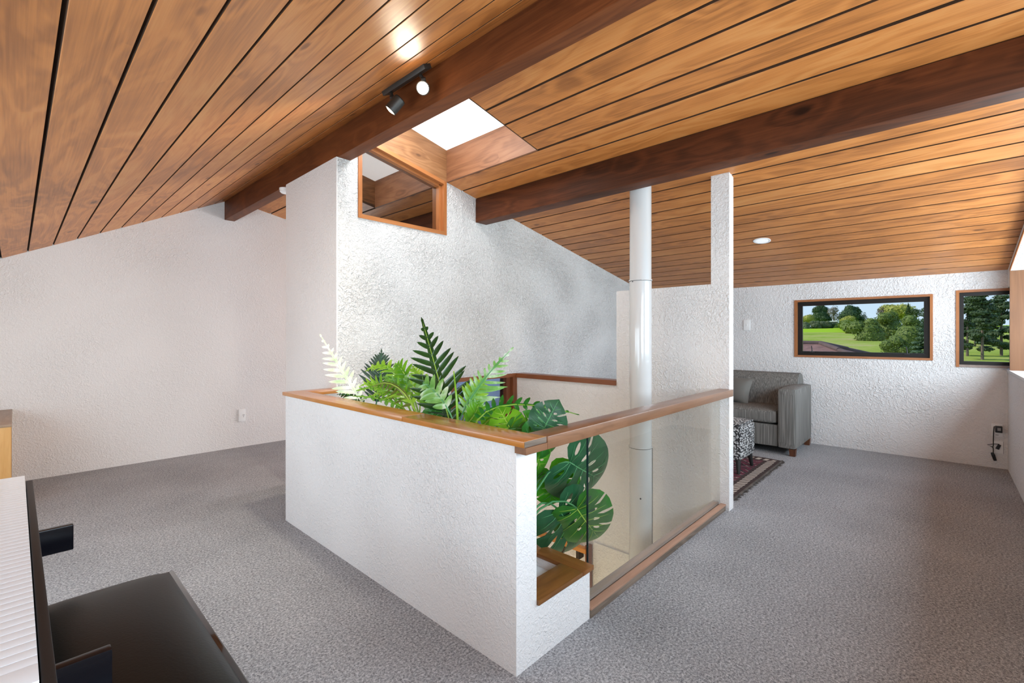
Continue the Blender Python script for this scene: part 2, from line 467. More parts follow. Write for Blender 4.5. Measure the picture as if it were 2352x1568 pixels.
def rug_mat(hx, hy):
    m, nt, b, out = newmat('rug_pattern')
    tc = N(nt, 'ShaderNodeTexCoord')
    sp = N(nt, 'ShaderNodeSeparateXYZ')
    nt.links.new(tc.outputs['Object'], sp.inputs[0])
    x, y = sp.outputs[0], sp.outputs[1]
    ex = mathn(nt, 'SUBTRACT', hx, mathn(nt, 'ABSOLUTE', x))
    ey = mathn(nt, 'SUBTRACT', hy, mathn(nt, 'ABSOLUTE', y))
    e = mathn(nt, 'MINIMUM', ex, ey)
    # tooth pattern of the border
    def tri(v, k):
        return mathn(nt, 'PINGPONG', mathn(nt, 'MULTIPLY', v, k), 1.0)
    t = mathn(nt, 'ADD', tri(x, 20.0), tri(y, 20.0))
    tooth = mathn(nt, 'GREATER_THAN', mathn(nt, 'FRACT', mathn(nt, 'MULTIPLY', mathn(nt, 'ADD', mathn(nt, 'ADD', x, y), mathn(nt, 'MULTIPLY', e, 0.8)), 15.0)), 0.45)
    band = mathn(nt, 'MULTIPLY', mathn(nt, 'GREATER_THAN', e, 0.035), mathn(nt, 'LESS_THAN', e, 0.10))
    # diamonds of the field
    d = mathn(nt, 'ADD', tri(x, 3.4), tri(y, 3.4))
    fr = mathn(nt, 'FRACT', mathn(nt, 'MULTIPLY', d, 3.0))
    nz = N(nt, 'ShaderNodeTexNoise', i_Scale=26.0, i_Detail=3.0)
    nt.links.new(tc.outputs['Object'], nz.inputs['Vector'])
    fld = ramp(nt, mathn(nt, 'ADD', mathn(nt, 'MULTIPLY', fr, 0.5), mathn(nt, 'MULTIPLY', nz.outputs[0], 0.6)),
               [(0.30, (0.030, 0.018, 0.020)), (0.42, (0.115, 0.018, 0.036)), (0.68, (0.16, 0.022, 0.045)), (0.78, (0.40, 0.34, 0.30)), (0.83, (0.05, 0.03, 0.03))], 'CONSTANT')
    col = mixc(nt, mathn(nt, 'GREATER_THAN', e, 0.13), (0.045, 0.026, 0.024), fld.outputs[0])
    bc = mixc(nt, tooth, (0.05, 0.03, 0.028), (0.50, 0.44, 0.38))
    col = mixc(nt, band, col, bc)
    nt.links.new(col, b.inputs['Base Color'])
    b.inputs['Roughness'].default_value = 1.0
    bp = N(nt, 'ShaderNodeBump', i_Strength=0.5, i_Distance=0.004)
    n2 = N(nt, 'ShaderNodeTexNoise', i_Scale=200.0)
    nt.links.new(tc.outputs['Object'], n2.inputs['Vector'])
    nt.links.new(n2.outputs[0], bp.inputs['Height'])
    nt.links.new(bp.outputs[0], b.inputs['Normal'])


def field_mat():
    m, nt, b, out = newmat('meadow')
    geo = N(nt, 'ShaderNodeNewGeometry')
    n = N(nt, 'ShaderNodeTexNoise', i_Scale=0.12, i_Detail=5.0)
    n2 = N(nt, 'ShaderNodeTexNoise', i_Scale=1.4, i_Detail=4.0)
    sp = N(nt, 'ShaderNodeSeparateXYZ')
    for q in (n, n2):
        nt.links.new(geo.outputs['Position'], q.inputs['Vector'])
    nt.links.new(geo.outputs['Position'], sp.inputs[0])
    v = mathn(nt, 'ADD', mathn(nt, 'MULTIPLY', n.outputs[0], 0.7), mathn(nt, 'MULTIPLY', n2.outputs[0], 0.3))
    g = ramp(nt, v, [(0.35, (0.20, 0.29, 0.045)), (0.5, (0.30, 0.36, 0.075)), (0.66, (0.40, 0.36, 0.16))])
    mown = mathn(nt, 'GREATER_THAN', sp.outputs[0], 146.0)
    col = mixc(nt, mown, g.outputs[0], (0.30, 0.46, 0.035))
    nt.links.new(col, b.inputs['Base Color'])
    b.inputs['Roughness'].default_value = 1.0
    b.inputs['Specular IOR Level'].default_value = 0.0


field_mat()

# ------------------------------------------------------------------ builders


def link(name, me, mat=None, parent=None):
    o = bpy.data.objects.new(name, me)
    C.objects.link(o)
    if mat and not me.materials:
        me.materials.append(MATS[mat])
    if parent is not None:
        o.parent = parent
        if isinstance(parent, bpy.types.Object):
            o.matrix_parent_inverse = world_of(parent).inverted()
    return o


def world_of(o):
    m = Matrix.LocRotScale(o.location, o.rotation_euler, o.scale)
    if o.parent:
        return world_of(o.parent) @ o.matrix_parent_inverse @ m
    return m


def tag(o, label, cat, group=None, kind=None):
    o['label'] = label
    o['category'] = cat
    if group:
        o['group'] = group
    if kind:
        o['kind'] = kind
    return o


def struct(o, label=None):
    o['kind'] = 'structure'
    if label:
        o['label'] = label
        o['category'] = o.name.split('_')[0]
    return o


def thing(name, loc, label, cat, group=None):
    o = bpy.data.objects.new(name, None)
    o.empty_display_size = 0.1
    o.location = loc
    C.objects.link(o)
    return tag(o, label, cat, group)


class MB:
    """collects shapes in world coordinates, then links them as one mesh"""

    def __init__(s):
        s.v, s.f = [], []

    def add(s, vs, fs):
        k = len(s.v)
        s.v += [tuple(p) for p in vs]
        s.f += [tuple(i + k for i in f) for f in fs]
        return s

    def box(s, x0, x1, y0, y1, z0, z1, ch=0.0):
        if ch <= 0:
            vs = [(x, y, z) for z in (z0, z1) for y in (y0, y1) for x in (x0, x1)]
            return s.add(vs, [(0, 2, 3, 1), (4, 5, 7, 6), (0, 1, 5, 4), (2, 6, 7, 3), (0, 4, 6, 2), (1, 3, 7, 5)])
        bm = bmesh.new()
        bmesh.ops.create_cube(bm, size=1)
        for v in bm.verts:
            v.co = Vector(((x0 + x1) / 2 + v.co.x * (x1 - x0), (y0 + y1) / 2 + v.co.y * (y1 - y0), (z0 + z1) / 2 + v.co.z * (z1 - z0)))
        bmesh.ops.bevel(bm, geom=list(bm.edges), offset=ch, segments=3 if ch > 0.012 else 2, affect='EDGES', profile=0.6)
        bm.verts.index_update()
        s.add([v.co for v in bm.verts], [[v.index for v in f.verts] for f in bm.faces])
        bm.free()
        return s

    def prism(s, outer, a0, a1, axis='Y', holes=()):
        """2D outline (with holes) pushed along an axis; 2D coords are the other two axes in order"""
        loops = [list(outer)] + [list(h) for h in holes]
        flat = [p for l in loops for p in l]

        def p3(p, a):
            return {'X': (a, p[0], p[1]), 'Y': (p[0], a, p[1]), 'Z': (p[0], p[1], a)}[axis]
        tris = tessellate_polygon([[Vector((p[0], p[1], 0)) for p in l] for l in loops])
        n = len(flat)
        vs = [p3(p, a0) for p in flat] + [p3(p, a1) for p in flat]
        fs = []
        for t in tris:
            fs.append(tuple(t))
            fs.append(tuple(i + n for i in reversed(t)))
        k = 0
        for l in loops:
            m = len(l)
            for i in range(m):
                j = (i + 1) % m
                fs.append((k + i, k + j, k + j + n, k + i + n))
            k += m
        return s.add(vs, fs)

    def tube(s, path, r, seg=10, caps=True):
        path = [Vector(p) for p in path]
        rs = r if isinstance(r, (list, tuple)) else [r] * len(path)
        ref = None
        rings = []
        for i, p in enumerate(path):
            t = (path[min(i + 1, len(path) - 1)] - path[max(i - 1, 0)])
            t.normalize()
            if ref is None:
                ref = Vector((0, 0, 1)) if abs(t.z) < 0.9 else Vector((1, 0, 0))
            u = t.cross(ref)
            u.normalize()
            w = u.cross(t)
            ref = w
            rings.append([p + (u * math.cos(2 * math.pi * k / seg) + w * math.sin(2 * math.pi * k / seg)) * rs[i] for k in range(seg)])
        vs = [q for rg in rings for q in rg]
        fs = []
        for i in range(len(rings) - 1):
            for k in range(seg):
                a, b = i * seg + k, i * seg + (k + 1) % seg
                fs.append((a, b, b + seg, a + seg))
        if caps:
            fs.append(tuple(range(seg - 1, -1, -1)))
            fs.append(tuple((len(rings) - 1) * seg + k for k in range(seg)))
        return s.add(vs, fs)

    def lathe(s, c, axis, prof, seg=24):
        """prof: list of (r, h) along axis from c"""
        c = Vector(c)
        ax = Vector(axis).normalized()
        ref = Vector((0, 0, 1)) if abs(ax.z) < 0.9 else Vector((1, 0, 0))
        u = ax.cross(ref).normalized()
        w = ax.cross(u)
        vs, fs = [], []
        for r, h in prof:
            for k in range(seg):
                a = 2 * math.pi * k / seg
                vs.append(c + ax * h + (u * math.cos(a) + w * math.sin(a)) * r)
        for i in range(len(prof) - 1):
            for k in range(seg):
                a, b = i * seg + k, i * seg + (k + 1) % seg
                fs.append((a, b, b + seg, a + seg))
        fs.append(tuple(range(seg - 1, -1, -1)))
        fs.append(tuple((len(prof) - 1) * seg + k for k in range(seg)))
        return s.add(vs, fs)

    def build(s, name, mat, parent=None, smooth=False, base=True):
        xs = [p[0] for p in s.v]
        ys = [p[1] for p in s.v]
        zs = [p[2] for p in s.v]
        o0 = Vector(((min(xs) + max(xs)) / 2, (min(ys) + max(ys)) / 2, min(zs))) if base else Vector((0, 0, 0))
        me = bpy.data.meshes.new(name)
        me.from_pydata([Vector(p) - o0 for p in s.v], [], s.f)
        bm = bmesh.new()
        bm.from_mesh(me)
        bmesh.ops.recalc_face_normals(bm, faces=bm.faces)
        bm.to_mesh(me)
        bm.free()
        if smooth:
            for p in me.polygons:
                p.use_smooth = True
            if smooth == 'auto':
                try:
                    me.set_sharp_from_angle(angle=math.radians(38))
                except Exception:
                    pass
        o = bpy.data.objects.new(name, me)
        C.objects.link(o)
        me.materials.append(MATS[mat])
        if parent is not None:
            o.parent = parent
            o.matrix_parent_inverse = world_of(parent).inverted()
        o.location = o0
        return o


def box(name, mat, parent, *a, ch=0.0):
    return MB().box(*a, ch=ch).build(name, mat, parent, smooth='auto' if ch else False)


# ------------------------------------------------------------------ dimensions of the room
XN, XF = -0.95, 6.094      # near and far walls
YR, YL = -0.43, 5.58       # right and left walls
RX = 1.584                 # ridge


def zl(x):
    return 1.868 + 0.502 * x


def zr(x):
    return 2.966 - 0.1913 * x


def zc(x):
    return zl(x) if x < RX else zr(x)


T3 = 3.339                 # flue wall face
Y4 = 3.05                  # inner wall face
SKX0, SKX1, SKY0, SKY1 = 1.62, 2.466, 2.062, 3.05

# floor with the stair void
fl = MB().prism([(XN, YR), (XF, YR), (XF, YL), (XN, YL)], -0.22, 0.0, 'Z',
                [[(1.23, 1.12), (T3 + .04, 1.12), (T3 + .04, Y4 + .05), (1.23, Y4 + .05)]]).build('floor', 'carpet')
struct(fl, 'grey cut pile carpet floor of the loft')
lf = MB().box(1.23, 4.2, 1.0, 3.3, -2.5, -2.4).build('floor_lower', 'carpet')
struct(lf)

# left gable wall
struct(MB().prism([(XN, 0), (XF + 0.1, 0), (XF + 0.1, zr(XF) + 0.01), (RX, zc(RX) + 0.01), (XN, zl(XN) + 0.01)], YL, YL + 0.12, 'Y').build('wall_left', 'plaster_smooth'))
# near wall behind the piano
NEARHOLE = [(0.5, 0.55), (3.9, 0.55), (3.9, 1.30), (0.5, 1.30)]  # unseen opening, added for the near fill lamp
struct(MB().prism([(YR - 0.12, 0), (YL + 0.12, 0), (YL + 0.12, zl(XN)), (YR - 0.12, zl(XN))], XN - 0.12, XN, 'X', [NEARHOLE]).build('wall_near', 'plaster_smooth'))

# far window wall
W1 = (0.069, 1.244, 0.965, 1.612)
W2 = (-0.445, -0.093, 0.911, 1.635)
WH = (3.5, 5.1, 0.65, 1.55)  # unseen opening, added for the hall fill lamp


def rect(a0, a1, b0, b1):
    return [(a0, b0), (a1, b0), (a1, b1), (a0, b1)]


struct(MB().prism([(YR, 0), (YL, 0), (YL, zr(XF) + 0.01), (YR, zr(XF) + 0.01), (YR, W2[3]), (W2[1], W2[3]), (W2[1], W2[2]), (YR, W2[2])],
                  XF, XF + 0.12, 'X', [rect(*W1), rect(*WH)]).build('wall_far', 'plaster'))
# right wall with the bay window and the corner window
BX0, BX1 = -0.75, 5.872  # near end run on past the camera, added for light on the left wall


def zbay(x):
    return zr(x) - 0.075


struct(MB().prism([(XN, 0), (XF + 0.12, 0), (XF + 0.12, 0.90), (5.90, 0.90), (5.90, 1.64), (XF + 0.12, 1.64), (XF + 0.12, zr(XF)), (RX, zc(RX)), (XN, zl(XN))],
                  YR - 0.10, YR, 'Y', [[(BX0, 0.90), (BX1, 0.90), (BX1, zbay(BX1)), (2.0, zbay(2.0)), (1.0, 2.20), (BX0, 1.36)]]).build('wall_right', 'plaster'))

# inner wall with the high internal window and the low one
IW = (1.665, 2.466, 2.046)
LW = (2.52, 3.335, 0.16, 0.842)
struct(MB().prism([(1.516, -2.4), (T3, -2.4), (T3, 0.0), (XF, 0.0), (XF, zr(XF) + .005), (IW[1], zr(IW[1]) + .005), (IW[1], IW[2]), (IW[0], IW[2]), (IW[0], 2.66 - .1913 * (IW[0] - RX)), (1.61, zr(1.61)), (1.61, 2.436), (1.516, 2.436)],
                  Y4, Y4 + 0.11, 'Y', [rect(*LW)]).build('wall_inner', 'plaster_rough'))
# tower return wall
struct(MB().box(1.506, 1.606, Y4 + 0.11, 3.92, 0, 2.436).box(1.506, 1.516, Y4 + .001, Y4 + .11, 0, 2.436).build('wall_tower', 'plaster_smooth'))

# flue wall with the column at its end
struct(MB().prism([(1.072, -2.4), (Y4, -2.4), (Y4, 0.80), (1.945, 0.80), (1.945, 1.567), (1.194, 1.567), (1.194, zr(3.36) + 0.01), (1.072, zr(3.36) + 0.01)],
                  T3, T3 + 0.085, 'X').build('wall_flue', 'plaster'))

# planter half wall, low front wall and return
hw = MB()
hw.prism([(1.204, 0), (1.667, 0), (1.667, 0.206), (1.315, 0.206), (1.315, 0.8158), (1.204, 0.8158)], 1.10, 1.20, 'Y')
hw.box(1.204, 1.315, 1.20, 3.14, 0, 0.816)
hw.box(1.315, 1.506, 3.05, 3.14, 0, 0.816)
hw.box(1.605, 1.667, 1.20, 3.05, -2.4, 0.206)
struct(hw.build('wall_planter', 'plaster_fine'))
# stairwell side below the balustrade
struct(MB().box(1.667, T3, 1.05, 1.14, -2.4, -0.22).build('wall_stair', 'plaster'))

# ------------------------------------------------------------------ ceiling: backing, boards, beams
bk = MB()
sec = [(XN - .1, zl(XN - .1) + .024), (RX, zc(RX) + .024), (XF + .1, zr(XF + .1) + .024), (XF + .1, zr(XF + .1) + .12), (RX, zc(RX) + .12), (XN - .1, zl(XN - .1) + .12)]
bk.prism(sec, YR - .12, SKY0 - .031, 'Y')
bk.prism(sec, SKY1 + .031, YL + .12, 'Y')
bk.prism([(XN - .1, zl(XN - .1) + .024), (RX, zc(RX) + .024), (SKX0 - .031, zr(SKX0) + .03), (SKX0 - .031, zr(SKX0) + .12), (RX, zc(RX) + .12), (XN - .1, zl(XN - .1) + .12)], SKY0 - .031, SKY1 + .031, 'Y')
bk.prism([(SKX1 + .031, zr(SKX1 + .031) + .024), (XF + .1, zr(XF + .1) + .024), (XF + .1, zr(XF + .1) + .12), (SKX1 + .031, zr(SKX1 + .031) + .12)], SKY0 - .031, SKY1 + .031, 'Y')
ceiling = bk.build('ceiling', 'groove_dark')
struct(ceiling, 'sloping ceiling of varnished timber boards')

BCACHE = {}


def board(x0, x1, y0, y1, left):
    gap = 0.012 if left else 0.0145
    sl = math.atan(0.502) if left else -math.atan(0.1913)
    w = (x1 - x0) / math.cos(sl) - gap
    key = (round(w, 3), round(y1 - y0, 3))
    if key not in BCACHE:
        h, t, c = w / 2, 0.022, 0.0012
        pr = [(-h, t), (-h, c), (-h + c, 0), (h - c, 0), (h, c), (h, t)]
        mb = MB().prism(pr, -(y1 - y0) / 2, (y1 - y0) / 2, 'Y')
        me = bpy.data.meshes.new('ceiling_board')
        me.from_pydata(mb.v, [], mb.f)
        bm = bmesh.new()
        bm.from_mesh(me)
        bmesh.ops.recalc_face_normals(bm, faces=bm.faces)
        bm.to_mesh(me)
        bm.free()
        me.materials.append(MATS['ceiling_wood'])
        me.materials.append(MATS['stained_edge'])  # groove shade painted on the board sides
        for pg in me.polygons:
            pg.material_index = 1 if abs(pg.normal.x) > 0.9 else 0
        BCACHE[key] = me
    o = bpy.data.objects.new('ceiling_board', BCACHE[key])
    C.objects.link(o)
    o.parent = ceiling
    o.matrix_parent_inverse = world_of(ceiling).inverted()
    xm = (x0 + x1) / 2
    o.location = (xm, (y0 + y1) / 2, zl(xm) if left else zr(xm))
    o.rotation_euler = (0, -sl, 0)


xe = [0.073 + 0.1496 * k for k in range(-7, 11)]
xe[-1] = RX - 0.004
for a, b_ in zip(xe[:-1], xe[1:]):
    board(a, b_, YR, YL, True)
g1 = [1.60, 1.806, 1.975, 2.143, 2.311, 2.474]
for a, b_ in zip(g1[:-1], g1[1:]):
    board(a, b_, YR, SKY0 - 0.006, False)
    board(a, b_, SKY1 + 0.11, YL, False)
g2 = [2.480, 2.646, 2.814, 2.983] + [3.05 + 0.1686 * k for k in range(0, 18)] + [XF + 0.03]
for a, b_ in zip(g2[:-1], g2[1:]):
    if b_ - a > 0.05:
        board(a, b_, YR, YL, False)

b1 = struct(box('trim_1', 'beam_wood', None, 1.515, 1.610, YR, YL, 2.435, 2.655, ch=0.004))
b1['label'] = 'dark stained ridge beam carrying the spotlight bar'
b2 = struct(box('trim_2', 'beam_wood', None, 2.800, 2.930, YR, Y4, 2.215, 2.425, ch=0.004))
b2['label'] = 'dark stained beam running in front of the white flue'

# ------------------------------------------------------------------ skylight
sk = thing('skylight', (2.04, 2.55, 2.50), 'square roof skylight in a timber lined shaft beside the ridge beam', 'skylight')
CH = 0.265


def raked(name, mat, x0, x1, y0, y1, lo, hi, parent):
    return MB().prism([(x0, zr(x0) + lo), (x1, zr(x1) + lo), (x1, zr(x1) + hi), (x0, zr(x0) + hi)], y0, y1, 'Y').build(name, mat, parent)


raked('shaft_board', 'curb_wood_x', SKX0, SKX1 + .02, SKY1 - .004, SKY1 + 0.03, -0.002, CH, sk)
raked('shaft_board', 'curb_wood_y', SKX1, SKX1 + 0.014, SKY0, SKY1 - .004, -0.002, CH, sk)
raked('shaft_board', 'curb_wood_x', SKX0, SKX1 + .02, SKY0 - 0.03, SKY0, 0.021, CH, sk)
raked('shaft_board', 'curb_wood_y', SKX0 - 0.03, SKX0, SKY0, SKY1, 0.021, CH, sk)
raked('pane', 'opal_acrylic', SKX0 - .03, SKX1 + .03, SKY0 - .03, SKY1 + .03, CH, CH + 0.012, sk)
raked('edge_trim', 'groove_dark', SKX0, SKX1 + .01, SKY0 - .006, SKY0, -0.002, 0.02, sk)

# ------------------------------------------------------------------ internal windows
iw = thing('window_1', (2.06, Y4, IW[2]), 'high internal window with raked head in orange timber frame under the skylight', 'window')
x0, x1, z0 = IW
fy0, fy1 = Y4 - 0.008, Y4 + 0.11
zt = lambda x: zr(x) - 0.002
MB().prism([(x0, z0), (x0 + .030, z0 + .030), (x0 + .030, zt(x0 + .03)), (x0, zt(x0))], fy0, fy1, 'Y').build('frame_post', 'frame_wood_z', iw)
MB().prism([(x1, z0), (x1, zt(x1)), (x1 - .030, zt(x1 - .03)), (x1 - .030, z0 + .030)], fy0, fy1, 'Y').build('frame_post', 'frame_wood_z', iw)
MB().prism([(x0, z0), (x1, z0), (x1 - .030, z0 + .030), (x0 + .030, z0 + .030)], fy0, fy1, 'Y').build('frame_sill', 'frame_wood_x', iw)
MB().prism([(x0 + .03, zt(x0 + .03) - .03), (x1 - .03, zt(x1 - .03) - .03), (x1 - .03, zt(x1 - .03)), (x0 + .03, zt(x0 + .03))], fy0, fy1, 'Y').build('frame_head', 'frame_wood_x', iw)
MB().box(x1 - .052, x1 - .03, Y4 + 0.03, fy1, z0 + .03, zt(x1) - .03).build('glazing_bead', 'frame_wood_z', iw)
MB().prism([(x0 + .03, zt(x0 + .03) - .05), (x1 - .052, zt(x1 - .05) - .05), (x1 - .052, zt(x1 - .05) - .03), (x0 + .03, zt(x0 + .03) - .03)], Y4 + .03, fy1, 'Y').build('glazing_bead', 'frame_wood_x', iw)
MB().prism([(x0 + .03, z0 + .03), (x1 - .05, z0 + .03), (x1 - .05, zt(x1 - .05) - .04), (x0 + .03, zt(x0 + .03) - .04)], Y4 + .070, Y4 + .076, 'Y').build('pane', 'mirror_glass', iw)
iw['kind'] = 'structure'

lw = thing('window_2', (2.93, Y4, LW[2]), 'low internal window with blue grey glass and dark timber frame behind the plants', 'window')
x0, x1, z0, z1 = LW
MB().box(x0, x0 + .05, Y4 - .01, Y4 + .11, z0, z1 - .035).build('frame_post', 'dark_frame_wood', lw)
MB().box(x1 - .055, x1, Y4 - .012, Y4 + .11, z0, z1 - .035).build('frame_post', 'dark_frame_wood', lw)
MB().box(x1 - .115, x1 - .058, Y4 + .02, Y4 + .11, z0 + .05, z1 - .035).build('sash_post', 'dark_frame_wood', lw)
MB().box(x0, x1, Y4 - .012, Y4 + .11, z1 - .035, z1).build('frame_head', 'dark_trim_wood', lw)
MB().box(x0 + .05, x1 - .055, Y4 - .012, Y4 + .11, z0, z0 + .05).build('frame_sill', 'dark_frame_wood', lw)
MB().box(x0 + .05, x1 - .116, Y4 + .062, Y4 + .068, z0 + .05, z1 - .035).build('pane', 'blue_glass', lw)
lw['kind'] = 'structure'

tr = struct(MB().box(T3 - .018, T3 + .10, 1.945, Y4 - .012, 0.800, 0.842, ch=.003).build('trim_3', 'dark_trim_wood'))
tr['label'] = 'dark timber cap on the low wall left of the flue'

# ------------------------------------------------------------------ far wall windows


def far_window(name, label, y0, y1, z0, z1, sash=True, corner=False):
    t = thing(name, (XF, (y0 + y1) / 2, z0), label, 'window')
    t['kind'] = 'structure'
    w = 0.022
    xa, xb = XF - 0.010, XF + 0.085
    e = 0.0 if corner else w
    MB().box(xa, xb, y1 - w, y1, z0, z1).build('frame_post', 'frame_wood_z', t)
    if not corner:
        MB().box(xa, xb, y0, y0 + w, z0, z1).build('frame_post', 'frame_wood_z', t)
    MB().box(xa, xb, y0 + e, y1 - w, z1 - w, z1).build('frame_head', 'frame_wood_y', t)
    MB().box(xa, xb, y0 + e, y1 - w, z0, z0 + w).build('frame_sill', 'grey_sill_wood' if corner else 'frame_wood_y', t)
    a = 0.032
    sa, sb = XF + 0.050, XF + 0.084
    yy0, yy1, zz0, zz1 = y0 + e, y1 - w, z0 + w, z1 - w
    s = MB()
    s.prism(rect(yy0, yy1, zz0, zz1), sa, sb, 'X', [rect(yy0 + (0 if corner else a) + 1e-4, yy1 - a, zz0 + a, zz1 - a)])
    sh = s.build('sash', 'black_aluminium', t)
    if sash:
        MB().prism(rect(yy0 + a, yy1 - a, zz0 + a, zz1 - a), sa + .008, sb, 'X', [rect(yy0 + a + .014, yy1 - a - .014, zz0 + a + .012, zz1 - a - .012)]).build('sash_inner', 'black_aluminium', sh)
        for yy in (yy0 + 0.17, yy1 - 0.145):
            st = MB()
            st.box(sa - .028, sa, yy - .022, yy + .022, zz0 + .028, zz0 + .038)
            st.tube([(sa - .02, yy, zz0 + .035), (sa - .022, yy + .002, zz0 + .075), (sa - .016, yy + .008, zz0 + .105)], [.006, .005, .004], 8)
            st.build('stay_handle', 'black_plastic', sh)
    MB().box(sb - .018, sb - .013, yy0 + (0 if corner else a), yy1 - a, zz0 + a, zz1 - a).build('pane', 'clear_glass', t)
    return t


far_window('window_3', 'wide black sash window in thin timber frame looking onto the paddock', *W1)
far_window('window_4', 'narrow corner window with black sash looking onto tall pines', W2[0] + 0.0, W2[1], W2[2], W2[3], False, True)
far_window('window_5', 'added unseen window for fill light in the far wall behind the inner wall', *WH, False)

# bay window of the right wall
bay = thing('window_6', (3.2, YR - .5, 0.9), 'long bay window with raked timber head along the right wall', 'window')
bay['kind'] = 'structure'
MB().box(BX1 - .002, BX1 + .028, -1.00, YR + .004, 0.905, zbay(BX1)).build('jamb_panel', 'panel_wood', bay)
MB().box(BX0 - .03, BX0, -1.00, YR - .0, 0.905, 1.36).build('jamb_panel', 'panel_wood', bay)
MB().prism([(2.0, zbay(2.0)), (BX1 + .028, zbay(BX1 + .028)), (BX1 + .028, zbay(BX1 + .028) + .03), (2.0, zbay(2.0) + .03)], -1.00, YR + .004, 'Y').build('soffit', 'frame_wood_x', bay)
MB().prism([(BX0, 1.36), (1.0, 2.20), (2.0, zbay(2.0)), (2.0, zbay(2.0) + .03), (1.0, 2.23), (BX0, 1.39)], -1.00, YR - .0, 'Y').build('soffit', 'frame_wood_x', bay)
MB().box(BX0 - .03, XF + .12, -1.00, YR + .010, 0.885, 0.905).build('bay_sill', 'white_paint', bay)
for i in range(7):
    xx = BX0 + (BX1 - BX0) * i / 6
    MB().box(xx - .02, xx + .02, -1.0, -.96, .905, min(zc(xx) - .14, 2.5)).build('mullion', 'black_aluminium', bay)
MB().prism([(BX0, .905), (BX1, .905), (BX1, zbay(BX1)), (2.0, zbay(2.0)), (1.0, 2.20), (BX0, 1.36)], -.985, -.98, 'Y').build('pane', 'clear_glass', bay)

nw = thing('window_7', (XN - .06, 2.2, .55), 'added low unseen window for fill light in the near wall behind the piano', 'window')
nw['kind'] = 'structure'
MB().prism(rect(.5, 3.9, .55, 1.30), XN - .10, XN - .04, 'X', [rect(.55, 2.17, .6, 1.25), rect(2.23, 3.85, .6, 1.25)]).build('sash', 'black_aluminium', nw)  # sash of the added window
MB().box(XN - .075, XN - .07, .52, 3.88, .57, 1.28).build('pane', 'clear_glass', nw)  # pane of the added window

# ------------------------------------------------------------------ planter cap and ledge
cap = thing('trim_5', (1.25, 2.1, 0.816), 'polished orange timber cap on the white planter half wall', 'trim')
cap['kind'] = 'structure'
box('cap_board', 'cap_wood_y', cap, 1.188, 1.312, 1.050, 1.781, 0.816, 0.838, ch=.0015)
box('cap_board', 'cap_wood_y', cap, 1.188, 1.312, 1.784, 3.152, 0.816, 0.838, ch=.0015)
box('cap_board', 'cap_wood_x', cap, 1.312, 1.5055, 3.03, 3.152, 0.812, 0.838, ch=.0015)
box('end_grain', 'weathered_wood', cap, 1.190, 1.310, 1.0485, 1.050, 0.817, 0.837)

led = thing('planter_ledge', (1.5, 1.9, 0.206), 'low dark timber ledge around a frosted panel at the planter corner', 'ledge')
box('ledge_board', 'ledge_wood_x', led, 1.315, 1.600, 1.088, 1.203, 0.206, 0.226, ch=.003)
box('ledge_board', 'ledge_wood_y', led, 1.601, 1.682, 1.088, 3.045, 0.206, 0.226, ch=.003)
box('frosted_panel', 'frosted_panel', led, 1.315, 1.605, 1.203, 3.045, 0.150, 0.165)

# ------------------------------------------------------------------ glass balustrade
bal = thing('glass_balustrade', (2.5, 1.13, 0), 'glass balustrade with timber handrail in front of the stairwell', 'balustrade')
hr = MB()
hr.box(1.313, 3.3385, 1.045, 1.140, 0.791, 0.838, ch=.0025)
hr.box(1.195, 1.315, 1.047, 1.0995, 0.791, 0.8155)
hr.build('handrail', 'handrail_wood', bal, smooth='auto')
gp = box('glass_panel', 'balustrade_glass', bal, 1.706, 3.3385, 1.132, 1.140, 0.046, 0.800)
box('glass_edge', 'glass_edge', gp, 1.702, 1.706, 1.132, 1.140, 0.046, 0.800)
box('bottom_rail', 'weathered_wood', bal, 1.668, 3.3385, 1.095, 1.150, 0.0, 0.034, ch=.002)
box('glazing_strip', 'sill_wood', bal, 1.668, 3.3385, 1.092, 1.128, 0.034, 0.044, ch=.002)
box('glazing_strip', 'grey_sill_wood', bal, 1.668, 3.3385, 1.142, 1.178, 0.020, 0.052, ch=.002)

# lower stair handrail seen down the well
lr = thing('stair_handrail', (T3 - .06, 2.5, -0.63), 'orange timber handrail on brackets low in the stairwell', 'handrail')
box('rail', 'cap_wood_y', lr, T3 - .085, T3 - .035, 2.19, 3.02, -0.625, -0.585, ch=.004)
box('end_post', 'dark_frame_wood', lr, T3 - .075, T3 - .02, 2.165, 2.20, -1.05, -0.555, ch=.003)
for yy in (2.28, 2.45, 2.66, 2.88):
    MB().box(T3 - .07, T3 - .0, yy - .015, yy + .015, -0.70, -0.625).build('bracket', 'bracket_metal', lr)
struct(MB().box(T3 - .012, T3 - .0, 1.14, 2.16, -2.4, -0.537).build('trim_4', 'plaster'))

